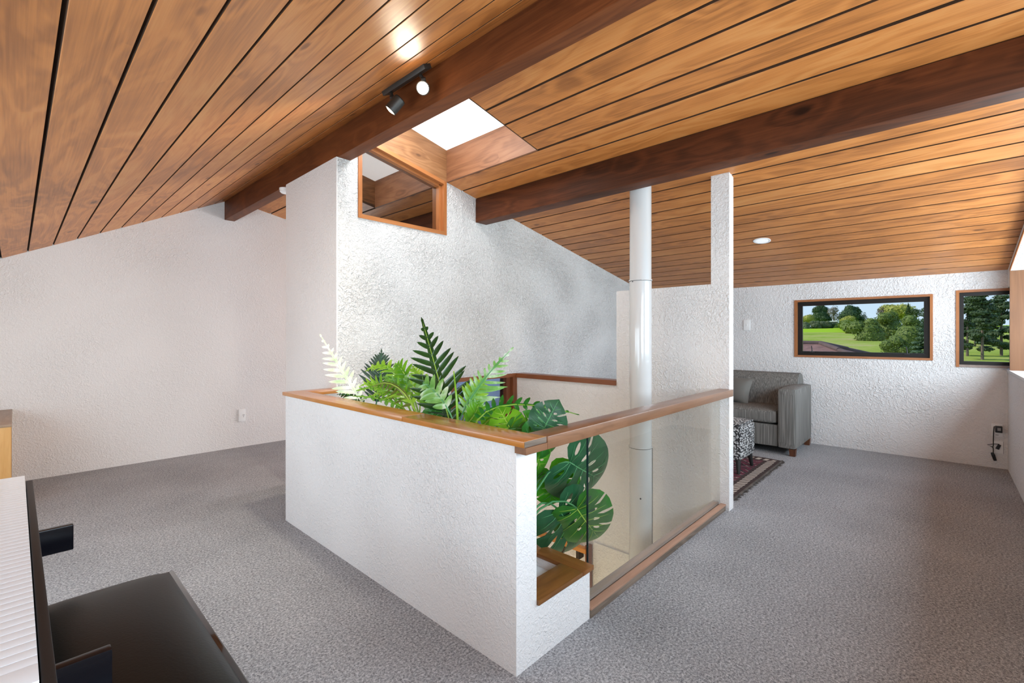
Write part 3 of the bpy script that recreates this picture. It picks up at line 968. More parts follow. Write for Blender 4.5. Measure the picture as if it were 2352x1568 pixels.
# ------------------------------------------------------------------ flue
FX, FY, FR = 3.06, 1.588, 0.080
fu = thing('flue_pipe', (FX, FY, -2.4), 'glossy white enamel flue pipe rising through the stairwell', 'flue')
MB().lathe((FX, FY, -2.4), (0, 0, 1), [(FR, 0), (FR, 2.815)], 48).build('flue_section', 'flue_enamel', fu, smooth='auto')
MB().lathe((FX, FY, 0.415), (0, 0, 1), [(FR - .002, 0), (FR - .002, 1.188)], 48).build('flue_section', 'flue_enamel', fu, smooth='auto')
MB().lathe((FX, FY, 1.603), (0, 0, 1), [(FR - .004, 0), (FR - .004, 0.758)], 48).build('flue_section', 'flue_enamel', fu, smooth='auto')
for zz, r in ((0.408, FR + .0025), (1.596, FR + .0015)):
    MB().lathe((FX, FY, zz), (0, 0, 1), [(r, 0), (r + .001, .003), (r, .008)], 48).build('joint_ring', 'flue_enamel', fu, smooth='auto')
    MB().lathe((FX, FY, zz - .003), (0, 0, 1), [(r - .0005, 0), (r - .0005, .003)], 48).build('joint_shadow_gap', 'dark_seam', fu)
vd = Vector((-0.885, -0.465, 0))
MB().lathe((FX + vd.x * FR, FY + vd.y * FR, 0.062), vd, [(.006, -.001), (.006, .003), (.003, .004)], 12).build('screw', 'dark_screw', fu)
MB().lathe((FX + vd.x * FR * .96 - .03, FY + vd.y * FR * .96 + .045, 1.585), vd, [(.004, 0), (.004, .004)], 10).build('screw', 'dark_screw', fu)
sd = Vector((0.60, -0.80, 0))
MB().box(FX + sd.x * FR - .004, FX + sd.x * FR + .004, FY + sd.y * FR - .004, FY + sd.y * FR + .004, -2.3, 0.40).build('seam', 'dark_seam', fu)  # dark strip stands in for the reflection down the flue's edge

# ------------------------------------------------------------------ spotlight bar
sp = thing('spotlight_bar', (1.42, 2.11, 2.60), 'black two head spotlight bar on the ceiling beside the ridge beam', 'spotlight')
bx = 1.432
sl = math.atan(0.502)
bar = MB().box(-0.024, 0.024, -0.195, 0.195, -0.024, 0.0, ch=.002).build('bar', 'fixture_black', sp, smooth='auto')
bar.matrix_parent_inverse = Matrix.Identity(4)
bar.matrix_parent_inverse = world_of(sp).inverted()
bar.location = (bx, 2.108, zl(bx) - 0.002 - 0.024)
bar.rotation_euler = (0, -sl, 0)
LIGHTS = []


def spot_head(top, knee, c, d, r=0.033, ln=0.075):
    d = Vector(d).normalized()
    c = Vector(c)
    arm = MB()
    arm.tube([top, knee], .010, 8)
    arm.tube([knee, c - d * ln * 0.5], .009, 8)
    arm.build('arm', 'fixture_black', sp, smooth='auto')
    MB().lathe(knee, (0.7, -0.7, 0.1), [(.013, -.011), (.013, .011)], 12).build('pivot', 'fixture_black', sp)
    h = MB()
    h.lathe(c, d, [(r * .80, -ln * .62), (r * .96, -ln * .55), (r, -ln * .40), (r, ln * .52), (r * .9, ln * .52), (r * .9, ln * .42)], 28)
    hd = h.build('lamp_housing', 'fixture_black', sp, smooth='auto')
    rg = MB().lathe(c, d, [(r * 1.03, ln * .20), (r * 1.03, ln * .24)], 28).build('ring', 'fixture_black', hd)
    MB().lathe(c, d, [(r * .88, ln * .44), (r * .88, ln * .47), (r * .55, ln * .56), (.002, ln * .60)], 28).build('lens', 'lamp_lens', hd, smooth=True)
    LIGHTS.append((c + d * ln * 0.75, d))


spot_head((1.436, 1.985, 2.555), (1.440, 1.965, 2.525), (1.430, 1.955, 2.475), (-0.52, -0.62, -0.42))
spot_head((1.425, 2.245, 2.553), (1.420, 2.225, 2.515), (1.398, 2.165, 2.448), (-0.42, 0.48, -0.72))
for i, (p, d) in enumerate(LIGHTS):
    light('spot_light', 'SPOT', p, 4 if i == 0 else 80, (1.0, 0.89, 0.72), direction=d, size=0.07, spot=(math.radians(112), 1.0))
# warm spill of the bare lamps on the boards
light('spot_spill', 'POINT', LIGHTS[0][0] + Vector((-.03, -.02, 0)), 0.35, (1.0, 0.82, 0.55), size=0.03)

# downlight and smoke alarm
dl = thing('ceiling_downlight', (4.655, 1.21, zr(4.655)), 'round white recessed downlight in the far ceiling slope', 'downlight')
nrm = Vector((-0.1913, 0, -1)).normalized()
MB().lathe((4.655, 1.21, zr(4.655)), nrm, [(.070, -.004), (.072, .004), (.062, .006), (.054, .003)], 36).build('trim_ring', 'white_plastic', dl, smooth='auto')
MB().lathe((4.655, 1.21, zr(4.655)), nrm, [(.054, 0), (.053, .004)], 36).build('lens', 'downlight_lens', dl)
sa = thing('smoke_alarm', (1.545, 4.03, 2.435), 'small white round smoke alarm under the ridge beam by the tower', 'smoke alarm')
MB().lathe((1.545, 4.03, 2.436), (0, 0, -1), [(.048, 0), (.048, .012)], 24).build('base_plate', 'white_plastic', sa, smooth='auto')
MB().lathe((1.545, 4.03, 2.424), (0, 0, -1), [(.044, 0), (.044, .016), (.034, .026)], 24).build('cover', 'white_plastic', sa, smooth='auto')

# ------------------------------------------------------------------ switches and sockets
so = thing('power_outlet', (1.682, YL, 0.28), 'white double power outlet on the left gable wall', 'outlet')
box('plate', 'white_plastic', so, 1.647, 1.718, YL - .010, YL, 0.277, 0.409, ch=.003)
box('switch_rocker', 'white_plastic', so, 1.655, 1.668, YL - .014, YL - .010, 0.335, 0.355)
for a, b_ in ((1.690, .345), (1.702, .345), (1.696, .328)):
    box('socket_slot', 'grey_line', so, a - .0025, a + .0025, YL - .0115, YL - .009, b_ - .006, b_ + .006)
sw = thing('light_switch', (XF, 1.751, 1.28), 'white light switch plate on the far wall left of the window', 'light switch')
box('plate', 'white_plastic', sw, XF - .010, XF, 1.714, 1.788, 1.275, 1.404, ch=.003)
box('rocker', 'white_plastic', sw, XF - .014, XF - .010, 1.744, 1.758, 1.325, 1.350)
box('rocker_line', 'grey_line', sw, XF - .0145, XF - .014, 1.745, 1.757, 1.337, 1.3385)
o1 = thing('wall_socket', (XF, -.36, .294), 'upper white wall socket holding the black charger in the far corner', 'outlet')
box('plate', 'white_plastic', o1, XF - .010, XF, -.398, -.325, .290, .405, ch=.003)
box('socket_slot', 'grey_line', o1, XF - .0112, XF - .010, -.372, -.352, .300, .306)
o2 = thing('wall_socket', (XF, -.367, .137), 'lower white data plate near the floor in the far corner', 'outlet')
box('plate', 'white_plastic', o2, XF - .010, XF, -.405, -.332, .137, .250, ch=.003)
box('plate_border', 'grey_line', o2, XF - .0105, XF - .0099, -.403, -.400, .139, .248)
box('data_port', 'grey_line', o2, XF - .0112, XF - .010, -.378, -.362, .185, .205)
ad = thing('charger', (XF - .03, -.37, .33), 'black plug-in charger with coiled black cable in the far corner', 'charger')
box('body', 'black_plastic', ad, XF - .048, XF - .011, -.394, -.349, .330, .388, ch=.004)
box('face_panel', 'grey_line', ad, XF - .049, XF - .048, -.384, -.362, .348, .374)
MB().tube([(XF - .04, -.352, .385), (XF - .03, -.342, .380), (XF - .02, -.340, .33), (XF - .02, -.338, .24), (XF - .02, -.338, .21), (XF - .02, -.335, .195), (XF - .02, -.338, .165), (XF - .025, -.337, .135)], .0035, 8).build('cable', 'black_plastic', ad)
MB().tube([(XF - .02, -.375, .215), (XF - .02, -.374, .224), (XF - .02, -.345, .222), (XF - .025, -.300, .208), (XF - .02, -.325, .195), (XF - .02, -.338, .185)], .003, 8).build('cable', 'black_plastic', ad)
MB().tube([(XF - .02, -.378, .220), (XF - .02, -.362, .178)], [.011, .013], 10).build('connector', 'black_plastic', ad)
MB().tube([(XF - .025, -.330, .142), (XF - .025, -.337, .120), (XF - .02, -.350, .072)], [.010, .013, .011], 10).build('connector', 'black_plastic', ad)

# ------------------------------------------------------------------ bookcase on the left
bc = thing('bookcase', (-.26, 5.09, 0), 'low pine bookcase with open shelves against the left gable wall', 'bookcase')
bx0, bx1, by0, by1, bz = -.34, -.018, 4.62, 5.57, .605
box('top', 'pine_top', bc, bx0, bx1 + .004, by0 - .006, by1, bz - .018, bz, ch=.002)
box('side_panel', 'pine_wood', bc, bx0, bx1, by0, by0 + .018, 0, bz - .018)
box('side_panel', 'pine_wood', bc, bx0, bx1, by1 - .018, by1, 0, bz - .018)
box('back_panel', 'pine_wood', bc, bx0, bx0 + .008, by0 + .018, by1 - .018, 0.02, bz - .018)
for zz in (.04, .315):
    box('shelf', 'pine_wood', bc, bx0 + .008, bx1 - .004, by0 + .018, by1 - .018, zz, zz + .018)
for i, (w, h, m, l) in enumerate(((.035, .17, 'book_a', 'purple spined book first from the near end of the pine bookcase'),
                                  (.03, .19, 'book_c', 'white spined book second from the near end of the pine bookcase'),
                                  (.03, .16, 'book_b', 'teal spined book third from the near end of the pine bookcase'))):
    yy = by0 + .022 + i * .042
    bo = thing('book', (-.15, yy, .333), l, 'book', 'books in the pine bookcase')
    box('cover', m, bo, bx0 + .05, bx1 - .012, yy, yy + .004, .333, .333 + h)
    box('cover', m, bo, bx0 + .05, bx1 - .012, yy + w - .004, yy + w, .333, .333 + h)
    box('spine', m, bo, bx1 - .012, bx1 - .008, yy, yy + w, .333, .333 + h)
    box('pages', 'house_wall', bo, bx0 + .055, bx1 - .012, yy + .004, yy + w - .004, .338, .329 + h)

# ------------------------------------------------------------------ digital piano
dp = thing('digital_piano', (-.15, 1.57, 0), 'black digital piano with white keys at the left edge', 'piano')
KY0, KY1 = 0.945, 2.248
NK = 52
pit = (KY1 - KY0) / NK
box('key_bed', 'piano_black', dp, -.34, 0.018, KY0 - .060, KY1 + .012, .640, .708, ch=.004)
box('key_slip', 'piano_black', dp, 0.0245, 0.040, KY0 - .06, KY1 - .045, .655, .726, ch=.003)
box('control_panel', 'piano_black', dp, -.34, -.145, KY0 - .060, KY1 + .06, .708, .775, ch=.006)
box('cheek_block', 'piano_black', dp, -.145, .0235, KY0 - .098, KY0 - .052, .700, .728, ch=.003)
box('cheek_block', 'piano_black', dp, -.145, -.06, KY1 + .012, KY1 + .055, .640, .735, ch=.003)
wk = None
for k in range(NK):
    if wk is None:
        wk = box('white_key', 'white_key', dp, -.13, .0225, 0, pit - .0009, .712, .735, ch=.0012).data
        ob = bpy.data.objects['white_key']
        base_loc = ob.location.copy()
    else:
        ob = bpy.data.objects.new('white_key', wk)
        C.objects.link(ob)
        ob.parent = dp
        ob.matrix_parent_inverse = world_of(dp).inverted()
    ob.location = (base_loc.x, base_loc.y + KY0 + k * pit, base_loc.z)
box('end_key', 'white_key', dp, -.13, .0225, KY0 - .051, KY0 - .0012, .712, .7355, ch=.0012)
bkm = None
for k in range(NK - 1):
    if k % 7 in (1, 4):
        continue
    if bkm is None:
        ob = box('black_key', 'gloss_black', dp, -.13, -.048, 0, .011, .735, .746, ch=.002)
        bkm = ob.data
        kb = ob.location.copy()
    else:
        ob = bpy.data.objects.new('black_key', bkm)
        C.objects.link(ob)
        ob.parent = dp
        ob.matrix_parent_inverse = world_of(dp).inverted()
    ob.location = (kb.x, kb.y + KY0 + (k + 1) * pit - .0065, kb.z)
for y0_ in (1.168, 2.030):
    box('support_arm', 'arm_lacquer', dp, -.30, .128, y0_, y0_ + .024, .520, .600, ch=.004)
    box('leg', 'piano_black', dp, -.30, -.22, y0_, y0_ + .024, 0.0, .520, ch=.003)
    box('bracket', 'piano_black', dp, -.30, -.05, y0_, y0_ + .024, .600, .640)

# ------------------------------------------------------------------ piano bench
pb = thing('piano_bench', (.12, 1.45, 0), 'black leather padded piano bench in the lower left corner', 'bench')


def pad(x0, x1, y0, y1, z0, z1, crown, edge=.02, nx=26, ny=34):
    vs, fs = [], []
    for j in range(ny + 1):
        for i in range(nx + 1):
            u, v = i / nx, j / ny
            a, b_ = 2 * u - 1, 2 * v - 1
            prof = (max(0, 1 - abs(a) ** 5) ** 0.55) * (max(0, 1 - abs(b_) ** 7) ** 0.55)
            zz = z0 + (z1 - z0) * prof + crown * (1 - a * a) * (1 - b_ * b_)
            vs.append((x0 + (x1 - x0) * u, y0 + (y1 - y0) * v, zz))
    w = nx + 1
    for j in range(ny):
        for i in range(nx):
            fs.append((j * w + i, j * w + i + 1, (j + 1) * w + i + 1, (j + 1) * w + i))
    k = len(vs)
    vs += [(x0, y0, z0 - .002), (x1, y0, z0 - .002), (x1, y1, z0 - .002), (x0, y1, z0 - .002)]
    fs.append((k, k + 3, k + 2, k + 1))
    return MB().add(vs, fs)


q0, q1, r0, r1 = -.02, .352, 0.98, 1.835
box('seat_frame', 'gloss_black', pb, q0, q1, r0, r1, .385, .440, ch=.004)
pad(q0 + .004, q1 - .013, r0 + .006, r1 - .006, .440, .470, .030).build('seat_pad', 'black_leather', pb, smooth=True)
for a in (q0 + .012, q1 - .062):
    for b_ in (r0 + .012, r1 - .062):
        MB().add([(a + .008, b_ + .008, 0), (a + .042, b_ + .008, 0), (a + .042, b_ + .042, 0), (a + .008, b_ + .042, 0), (a, b_, .385), (a + .05, b_, .385), (a + .05, b_ + .05, .385), (a, b_ + .05, .385)],
                 [(0, 3, 2, 1), (4, 5, 6, 7), (0, 1, 5, 4), (1, 2, 6, 5), (2, 3, 7, 6), (3, 0, 4, 7)]).build('leg', 'gloss_black', pb)

# ------------------------------------------------------------------ sofa, cushion, ottoman, rug
sf = thing('sofa', (5.63, 2.0, 0), 'grey striped fabric sofa against the far window wall', 'sofa')


def soft(name, mat, parent, x0, x1, y0, y1, z0, z1, r, bulge=0.0, sub=2):
    bm = bmesh.new()
    bmesh.ops.create_cube(bm, size=1)
    bmesh.ops.subdivide_edges(bm, edges=list(bm.edges), cuts=8, use_grid_fill=True)
    hx, hy, hz = (x1 - x0) / 2, (y1 - y0) / 2, (z1 - z0) / 2
    c = Vector(((x0 + x1) / 2, (y0 + y1) / 2, (z0 + z1) / 2))
    for v in bm.verts:
        p = v.co * 2
        q = Vector((p.x * hx, p.y * hy, p.z * hz))
        inn = Vector((max(-hx + r, min(hx - r, q.x)), max(-hy + r, min(hy - r, q.y)), max(-hz + r, min(hz - r, q.z))))
        d = q - inn
        if d.length > 1e-6:
            q = inn + d.normalized() * min(r, d.length if d.length < r else r)
        if bulge:
            q += Vector((0, 0, 1)) * bulge * (1 - p.x ** 2) * (1 - p.y ** 2) * (1 if p.z > 0 else -.2)
            q += Vector((-1, 0, 0)) * bulge * .5 * (1 - p.z ** 2) * (1 - p.y ** 2) * (1 if p.x < 0 else 0)
        v.co = q + c
    bm.verts.index_update()
    mb = MB().add([v.co for v in bm.verts], [[v.index for v in f.verts] for f in bm.faces])
    bm.free()
    return mb.build(name, mat, parent, smooth='auto')


soft('arm', 'sofa_stripe', sf, 5.265, 6.03, 1.062, 1.228, .072, .672, .022, .012)
soft('arm', 'sofa_stripe', sf, 5.265, 6.03, 2.75, 2.916, .072, .672, .022, .012)
soft('front_panel', 'sofa_stripe', sf, 5.290, 5.95, 1.229, 2.749, .075, .298, .012)
soft('seat_cushion', 'sofa_stripe', sf, 5.285, 5.82, 1.235, 1.985, .300, .448, .038, .012)
soft('seat_cushion', 'sofa_stripe', sf, 5.285, 5.82, 1.990, 2.743, .300, .448, .038, .012)
MB().prism([(5.70, .30), (6.05, .12), (6.06, .70), (6.02, .765), (5.93, .795), (5.84, .785), (5.785, .73), (5.74, .55)], 1.150, 2.83, 'Y').build('backrest', 'sofa_stripe', sf, smooth='auto')
for yy in (1.148, 2.828):
    pass
for a in (5.28, 5.95):
    for b_ in (1.068, 2.85):
        MB().add([(a + .006, b_ + .006, 0), (a + .054, b_ + .006, 0), (a + .054, b_ + .054, 0), (a + .006, b_ + .054, 0), (a, b_, .073), (a + .06, b_, .073), (a + .06, b_ + .06, .073), (a, b_ + .06, .073)],
                 [(0, 3, 2, 1), (4, 5, 6, 7), (0, 1, 5, 4), (1, 2, 6, 5), (2, 3, 7, 6), (3, 0, 4, 7)]).build('leg', 'sofa_leg_wood', sf)

cu = thing('scatter_cushion', (5.6, 1.72, .45), 'plain grey scatter cushion leaning on the sofa back', 'cushion')
vs, fs = [], []
n = 16
for side in (1, -1):
    for j in range(n + 1):
        for i in range(n + 1):
            a, b_ = 2 * i / n - 1, 2 * j / n - 1
            th = .075 * ((1 - abs(a) ** 2.5) * (1 - abs(b_) ** 2.5)) ** .6
            pin = 1 - .10 * (1 - abs(b_) ** 2) * abs(a) ** 2
            pin2 = 1 - .10 * (1 - abs(a) ** 2) * abs(b_) ** 2
            vs.append((side * th, a * .20 * pin, b_ * .155 * pin2))
w = n + 1
for s_ in (0, 1):
    for j in range(n):
        for i in range(n):
            f = [s_ * w * w + j * w + i, s_ * w * w + j * w + i + 1, s_ * w * w + (j + 1) * w + i + 1, s_ * w * w + (j + 1) * w + i]
            fs.append(f if s_ == 0 else f[::-1])
R = Euler((math.radians(4), math.radians(14), math.radians(-14))).to_matrix()
MB().add([R @ Vector(p) + Vector((5.60, 1.745, .595)) for p in vs], fs).build('pillow', 'cushion_grey', cu, smooth=True)
MB().tube([R @ Vector((0, .20, z)) + Vector((5.60, 1.745, .595)) for z in (-.155, -.08, 0, .08, .155)], .004, 6).build('piping', 'cushion_grey', cu)

RH = (0.72, 0.78)
rug_mat(*RH)
rg = thing('rug', (4.29, 1.905, 0), 'maroon patterned wool rug with dark tasselled edge under the ottoman', 'rug')
ro = MB()
rn = random.Random(5)
nn = 40
vs, fs = [], []
for j in range(nn + 1):
    for i in range(nn + 1):
        vs.append((4.29 + RH[0] * (2 * i / nn - 1), 1.905 + RH[1] * (2 * j / nn - 1), .010 + .002 * math.sin(i * .9) * math.cos(j * .7)))
for j in range(nn):
    for i in range(nn):
        fs.append((j * (nn + 1) + i, j * (nn + 1) + i + 1, (j + 1) * (nn + 1) + i + 1, (j + 1) * (nn + 1) + i))
ro.add(vs, fs)
pile = ro.build('pile', 'rug_pattern', rg)
pile.location.z = 0.008
plain('fringe_yarn', (0.10, 0.085, 0.075), 1.0, var=.5)
fr = MB()
for i in range(150):
    xx = 4.29 - RH[0] + 2 * RH[0] * (i + .5) / 150
    L = rn.uniform(.012, .04)
    dx = rn.uniform(-.012, .012)
    y_ = 1.905 - RH[1]
    fr.add([(xx - .003, y_, .010), (xx + .003, y_, .010), (xx + .002 + dx, y_ - L, .004), (xx - .002 + dx, y_ - L, .004), (xx, y_, .002)], [(0, 1, 2, 3), (0, 3, 4), (1, 4, 2)])
fo = fr.build('fringe', 'fringe_yarn', rg)
fo['kind'] = 'stuff'
box('edge_binding', 'fringe_yarn', rg, 4.29 - RH[0], 4.29 + RH[0], 1.905 - RH[1] - .008, 1.905 - RH[1] + .004, .001, .013)

ot = thing('ottoman', (4.45, 1.50, .012), 'woven black and white cord ottoman on the maroon rug', 'ottoman')
soft('body', 'woven', ot, 4.22, 4.66, 1.262, 1.74, .125, .425, .035)
soft('top_pad', 'woven', ot, 4.235, 4.645, 1.278, 1.725, .415, .440, .012)
for a, b_ in ((4.60, 1.30), (4.28, 1.30), (4.60, 1.70), (4.28, 1.70)):
    MB().tube([(a, b_, .135), (a + (.03 if a > 4.4 else -.03), b_ - (.012 if b_ < 1.5 else -.012), .012)], [.024, .014], 10).build('leg', 'ottoman_leg', ot)

# ------------------------------------------------------------------ plants
PLV = Vector((0, 0, 1.2))


def bez(a, c, b_, t):
    return a * (1 - t) ** 2 + c * 2 * t * (1 - t) + b_ * t * t


def frond(parent, base, mid, tip, hw, n, lw, ang, mat, vein, side=(1.0, 1.0), fold=0.25, start=0.18, web=0.16, curl=0.15, turn=0.0, pot=None, wav=0.0, seed=1):
    """a deeply lobed fern frond: midrib, pairs of lobes, and the leaf web joining them"""
    rn = random.Random(seed)
    A, M, B = Vector(base), Vector(mid), Vector(tip)
    Cc = (M - A * .25 - B * .25) * 2
    K = 40
    pts = [bez(A, Cc, B, k / K) for k in range(K + 1)]
    L = sum((pts[k + 1] - pts[k]).length for k in range(K))
    mb = MB()

    def frame(t):
        k = min(K - 1, max(0, int(t * K)))
        T = (pts[k + 1] - pts[k]).normalized()
        vw = (PLV - pts[k]).normalized()
        s = T.cross(vw).normalized()
        nrm = s.cross(T).normalized()
        if turn:
            q = Matrix.Rotation(turn, 3, T)
            s, nrm = q @ s, q @ nrm
        return bez(A, Cc, B, t), T, s, nrm
    for i in range(n):
        u = (i + .5) / n
        t = start + (1 - start) * u * .97
        P, T, s, nr = frame(t)
        prof = (min(1, .55 + u * 1.6) if u < .3 else 1.0) * max(.14, (1 - u ** 2.4))
        for sg, sc in ((1, side[0]), (-1, side[1])):
            if sc <= 0:
                continue
            ln = hw * prof * sc * rn.uniform(.9, 1.08)
            a = math.radians(ang - 22 * u + rn.uniform(-5, 5))
            d = (T * math.cos(a) + s * sg * math.sin(a)).normalized()
            d = (d + nr * fold * rn.uniform(.6, 1.3)).normalized()
            cr = d.cross(nr).normalized()
            seg = 7
            wv = lw * (.65 + .35 * prof)
            vs, fs = [], []
            for k in range(seg + 1):
                q = k / seg
                wd = wv * min(1.0, .60 + 1.6 * q) * max(0.0, 1 - q ** 3.2) ** .8 + .0005
                c = P + d * ln * q - nr * curl * ln * q * q + nr * wav * ln * math.sin(q * 6 + i)
                lift = nr * wd * .35
                vs += [c - cr * wd + lift, c, c + cr * wd + lift]
            for k in range(seg):
                o = k * 3
                fs += [(o, o + 1, o + 4, o + 3), (o + 1, o + 2, o + 5, o + 4)]
            mb.add(vs, fs)
    # web along the midrib and end lobe
    vs, fs = [], []
    m_ = 22
    for k in range(m_ + 1):
        t = start * .8 + (1 - start * .8) * k / m_
        P, T, s, nr = frame(min(t, .999))
        u = k / m_
        wd = hw * web * min(1, u * 4) * (1 - u ** 2 * .8) + .0006
        vs += [P - s * wd + nr * wd * .3, P, P + s * wd + nr * wd * .3]
    for k in range(m_):
        o = k * 3
        fs += [(o, o + 1, o + 4, o + 3), (o + 1, o + 2, o + 5, o + 4)]
    mb.add(vs, fs)
    P, T, s, nr = frame(.999)
    e = hw * .15
    mb.add([P - s * e * .22, P + T * e * .4 - s * e * .25, P + T * e * 1.1, P + T * e * .4 + s * e * .25, P + s * e * .22], [(0, 1, 2, 3, 4)])
    fo = mb.build('frond', mat, parent, smooth=True)
    stem = [Vector(pot), A * .55 + Vector(pot) * .45 + Vector((0, 0, .03)), A] if pot else [A]
    path = stem + [bez(A, Cc, B, t) + frame(t)[3] * .0015 for t in (.15, .3, .45, .6, .75, .9, .99)]
    rr = [.0045] * len(stem) + [.004, .0035, .003, .0026, .0022, .0016, .0008]
    MB().tube(path, rr, 6).build('midrib', vein, fo, smooth=True)
    return fo


def potted(parent, x, y, r=.085, h=.15, z=.166):
    MB().lathe((x, y, z), (0, 0, 1), [(r * .74, 0), (r * .98, h * .85), (r * 1.06, h * .86), (r * 1.06, h), (r * .96, h), (r * .94, h * .88)], 24).build('pot', 'terracotta', parent, smooth='auto')
    MB().lathe((x, y, z), (0, 0, 1), [(r * .9, h * .82), (r * .92, h * .90)], 20).build('soil', 'soil', parent)
    return (x, y, z + h * .9)


# dark upright fern
pa = thing('fern_plant', (1.46, 1.80, .166), 'tall fern with one dark upright frond and pale side fronds in the planter middle', 'plant', 'ferns in the planter')
p = potted(pa, 1.46, 1.80)
frond(pa, (1.460, 1.768, 0.745), (1.460, 1.857, 0.963), (1.460, 2.000, 1.275), .195, 13, .0150, 66, 'fern_dark', 'vein_lime', (1.0, 1.0), .05, .06, .15, .06, 0, p, 0, 3)
frond(pa, (1.460, 1.729, 0.750), (1.500, 1.641, 0.933), (1.560, 1.463, 1.135), .155, 12, .0085, 62, 'fern_varieg', 'vein_green', (1.0, .5), .12, .22, .08, .10, .2, p, 0, 5)
frond(pa, (1.420, 1.694, 0.781), (1.400, 1.815, 0.928), (1.400, 2.060, 0.990), .125, 8, .0170, 58, 'fern_varieg', 'vein_green', (.8, 1.0), .15, .20, .09, .25, -.2, p, 0, 7)
frond(pa, (1.500, 1.736, 0.765), (1.540, 1.701, 0.904), (1.580, 1.665, 0.968), .105, 8, .013, 60, 'fern_lime', 'vein_lime', (1, 1), .1, .1, .2, .1, .3, p, 0, 8)
MB().tube([p, (1.440, 1.692, 0.758), (1.442, 1.705, .90), (1.440, 1.724, 1.033)], [.006, .0065, .0055, .0025], 8).build('young_shoot', 'fern_lime', pa, smooth=True)

# bright bushy fern
pe = thing('fern_plant', (1.43, 2.15, .166), 'bushy bright lime green fern behind the timber cap left of the dark frond', 'plant', 'ferns in the planter')
p = potted(pe, 1.45, 2.13)
E_ = [((1.420, 1.986, 0.777), (1.400, 2.198, 0.920), (1.380, 2.643, 0.849), .10, 'fern_bright'),
      ((1.460, 2.062, 0.775), (1.460, 2.292, 1.007), (1.440, 2.555, 0.985), .10, 'fern_lime'),
      ((1.440, 1.995, 0.774), (1.440, 2.133, 0.993), (1.460, 2.270, 1.028), .09, 'fern_bright'),
      ((1.400, 1.958, 0.761), (1.380, 2.084, 0.896), (1.370, 2.470, 0.831), .10, 'fern_lime'),
      ((1.440, 2.014, 0.748), (1.460, 2.023, 0.932), (1.480, 2.130, 1.042), .09, 'fern_lime'),
      ((1.380, 2.005, 0.780), (1.370, 2.151, 0.853), (1.360, 2.579, 0.845), .09, 'fern_bright'),
      ((1.460, 2.10, 0.76), (1.47, 2.23, 0.93), (1.47, 2.42, 0.955), .10, 'fern_varieg'),
      ((1.44, 2.04, 0.76), (1.43, 2.09, 0.93), (1.42, 2.28, 0.955), .095, 'fern_varieg'),
      ((1.400, 1.98, 0.765), (1.390, 2.14, 0.895), (1.380, 2.36, 0.900), .10, 'fern_bright'),
      ((1.42, 2.10, 0.77), (1.40, 2.30, 0.92), (1.39, 2.52, 0.905), .09, 'fern_lime'),
      ((1.45, 1.90, 0.76), (1.44, 1.88, 0.84), (1.43, 1.93, 0.885), .09, 'fern_bright')]
for i, (a, m, b_, w, mt) in enumerate(E_):
    frond(pe, a, m, b_, w, 8, .0125, 52, mt, 'vein_lime', (1, 1), .22, .22, .12, .3, (-.6, .5, -.3, .7, .2, -.8, .4, -.2, .9, -.5, .1)[i], p, 0, 20 + i)
frond(pe, (1.385, 1.945, 0.805), (1.375, 2.12, 0.935), (1.350, 2.30, 0.925), .085, 9, .010, 74, 'fern_brown', 'vein_lime', (.0, 1.0), -.3, .08, .12, .05, .3, p, 0, 41)

# pale left fern with a dull frond behind
pl = thing('fern_plant', (1.43, 2.55, .166), 'pale fern with a nearly white frond at the left end of the planter', 'plant', 'ferns in the planter')
p = potted(pl, 1.45, 2.52)
frond(pl, (1.400, 2.484, 0.784), (1.360, 2.648, 0.969), (1.330, 2.900, 1.200), .165, 11, .0115, 56, 'fern_pale', 'fern_pale', (.5, 1.0), .12, .12, .07, .12, -.25, p, 0, 11)
frond(pl, (1.480, 2.503, 0.760), (1.500, 2.488, 0.943), (1.520, 2.501, 1.103), .150, 13, .0105, 62, 'fern_dull', 'vein_dark', (1, 1), .1, .1, .08, .12, 0, p, 0, 13)
frond(pl, (1.44, 2.56, .75), (1.43, 2.68, .82), (1.40, 2.82, .83), .07, 7, .012, 55, 'fern_dark', 'vein_dark', (1, 1), .1, .1, .1, .2, .3, p, 0, 15)

# arching fern by the handrail
ph = thing('fern_plant', (1.47, 1.55, .166), 'arching fern with curled green lobes reaching towards the handrail corner', 'plant', 'ferns in the planter')
p = potted(ph, 1.46, 1.52, .07)
frond(ph, (1.440, 1.590, 0.762), (1.500, 1.446, 0.890), (1.720, 1.200, 0.850), .075, 12, .0105, 70, 'monstera_mid', 'vein_lime', (.55, 1.0), .1, .16, .10, -.25, .5, p, .05, 17)
frond(ph, (1.460, 1.674, 0.768), (1.500, 1.641, 0.829), (1.520, 1.632, 0.890), .085, 6, .013, 60, 'fern_bright', 'vein_lime', (1, 1), .1, .1, .14, .2, .4, p, 0, 18)
frond(ph, (1.500, 1.611, 0.750), (1.550, 1.573, 0.810), (1.56, 1.50, 0.80), .075, 6, .013, 60, 'fern_bright', 'vein_lime', (1, 1), .1, .1, .14, .2, .4, p, 0, 19)
frond(ph, (1.42, 1.46, 0.74), (1.46, 1.36, 0.80), (1.53, 1.27, 0.79), .075, 7, .012, 60, 'monstera_mid', 'vein_green', (1, 1), .1, .1, .14, .2, -.4, p, 0, 29)

# monstera
mo = thing('monstera_plant', (1.47, 1.36, .166), 'monstera with large split leaves hanging over the ledge at the planter corner', 'plant')
p = potted(mo, 1.45, 1.34, .085)


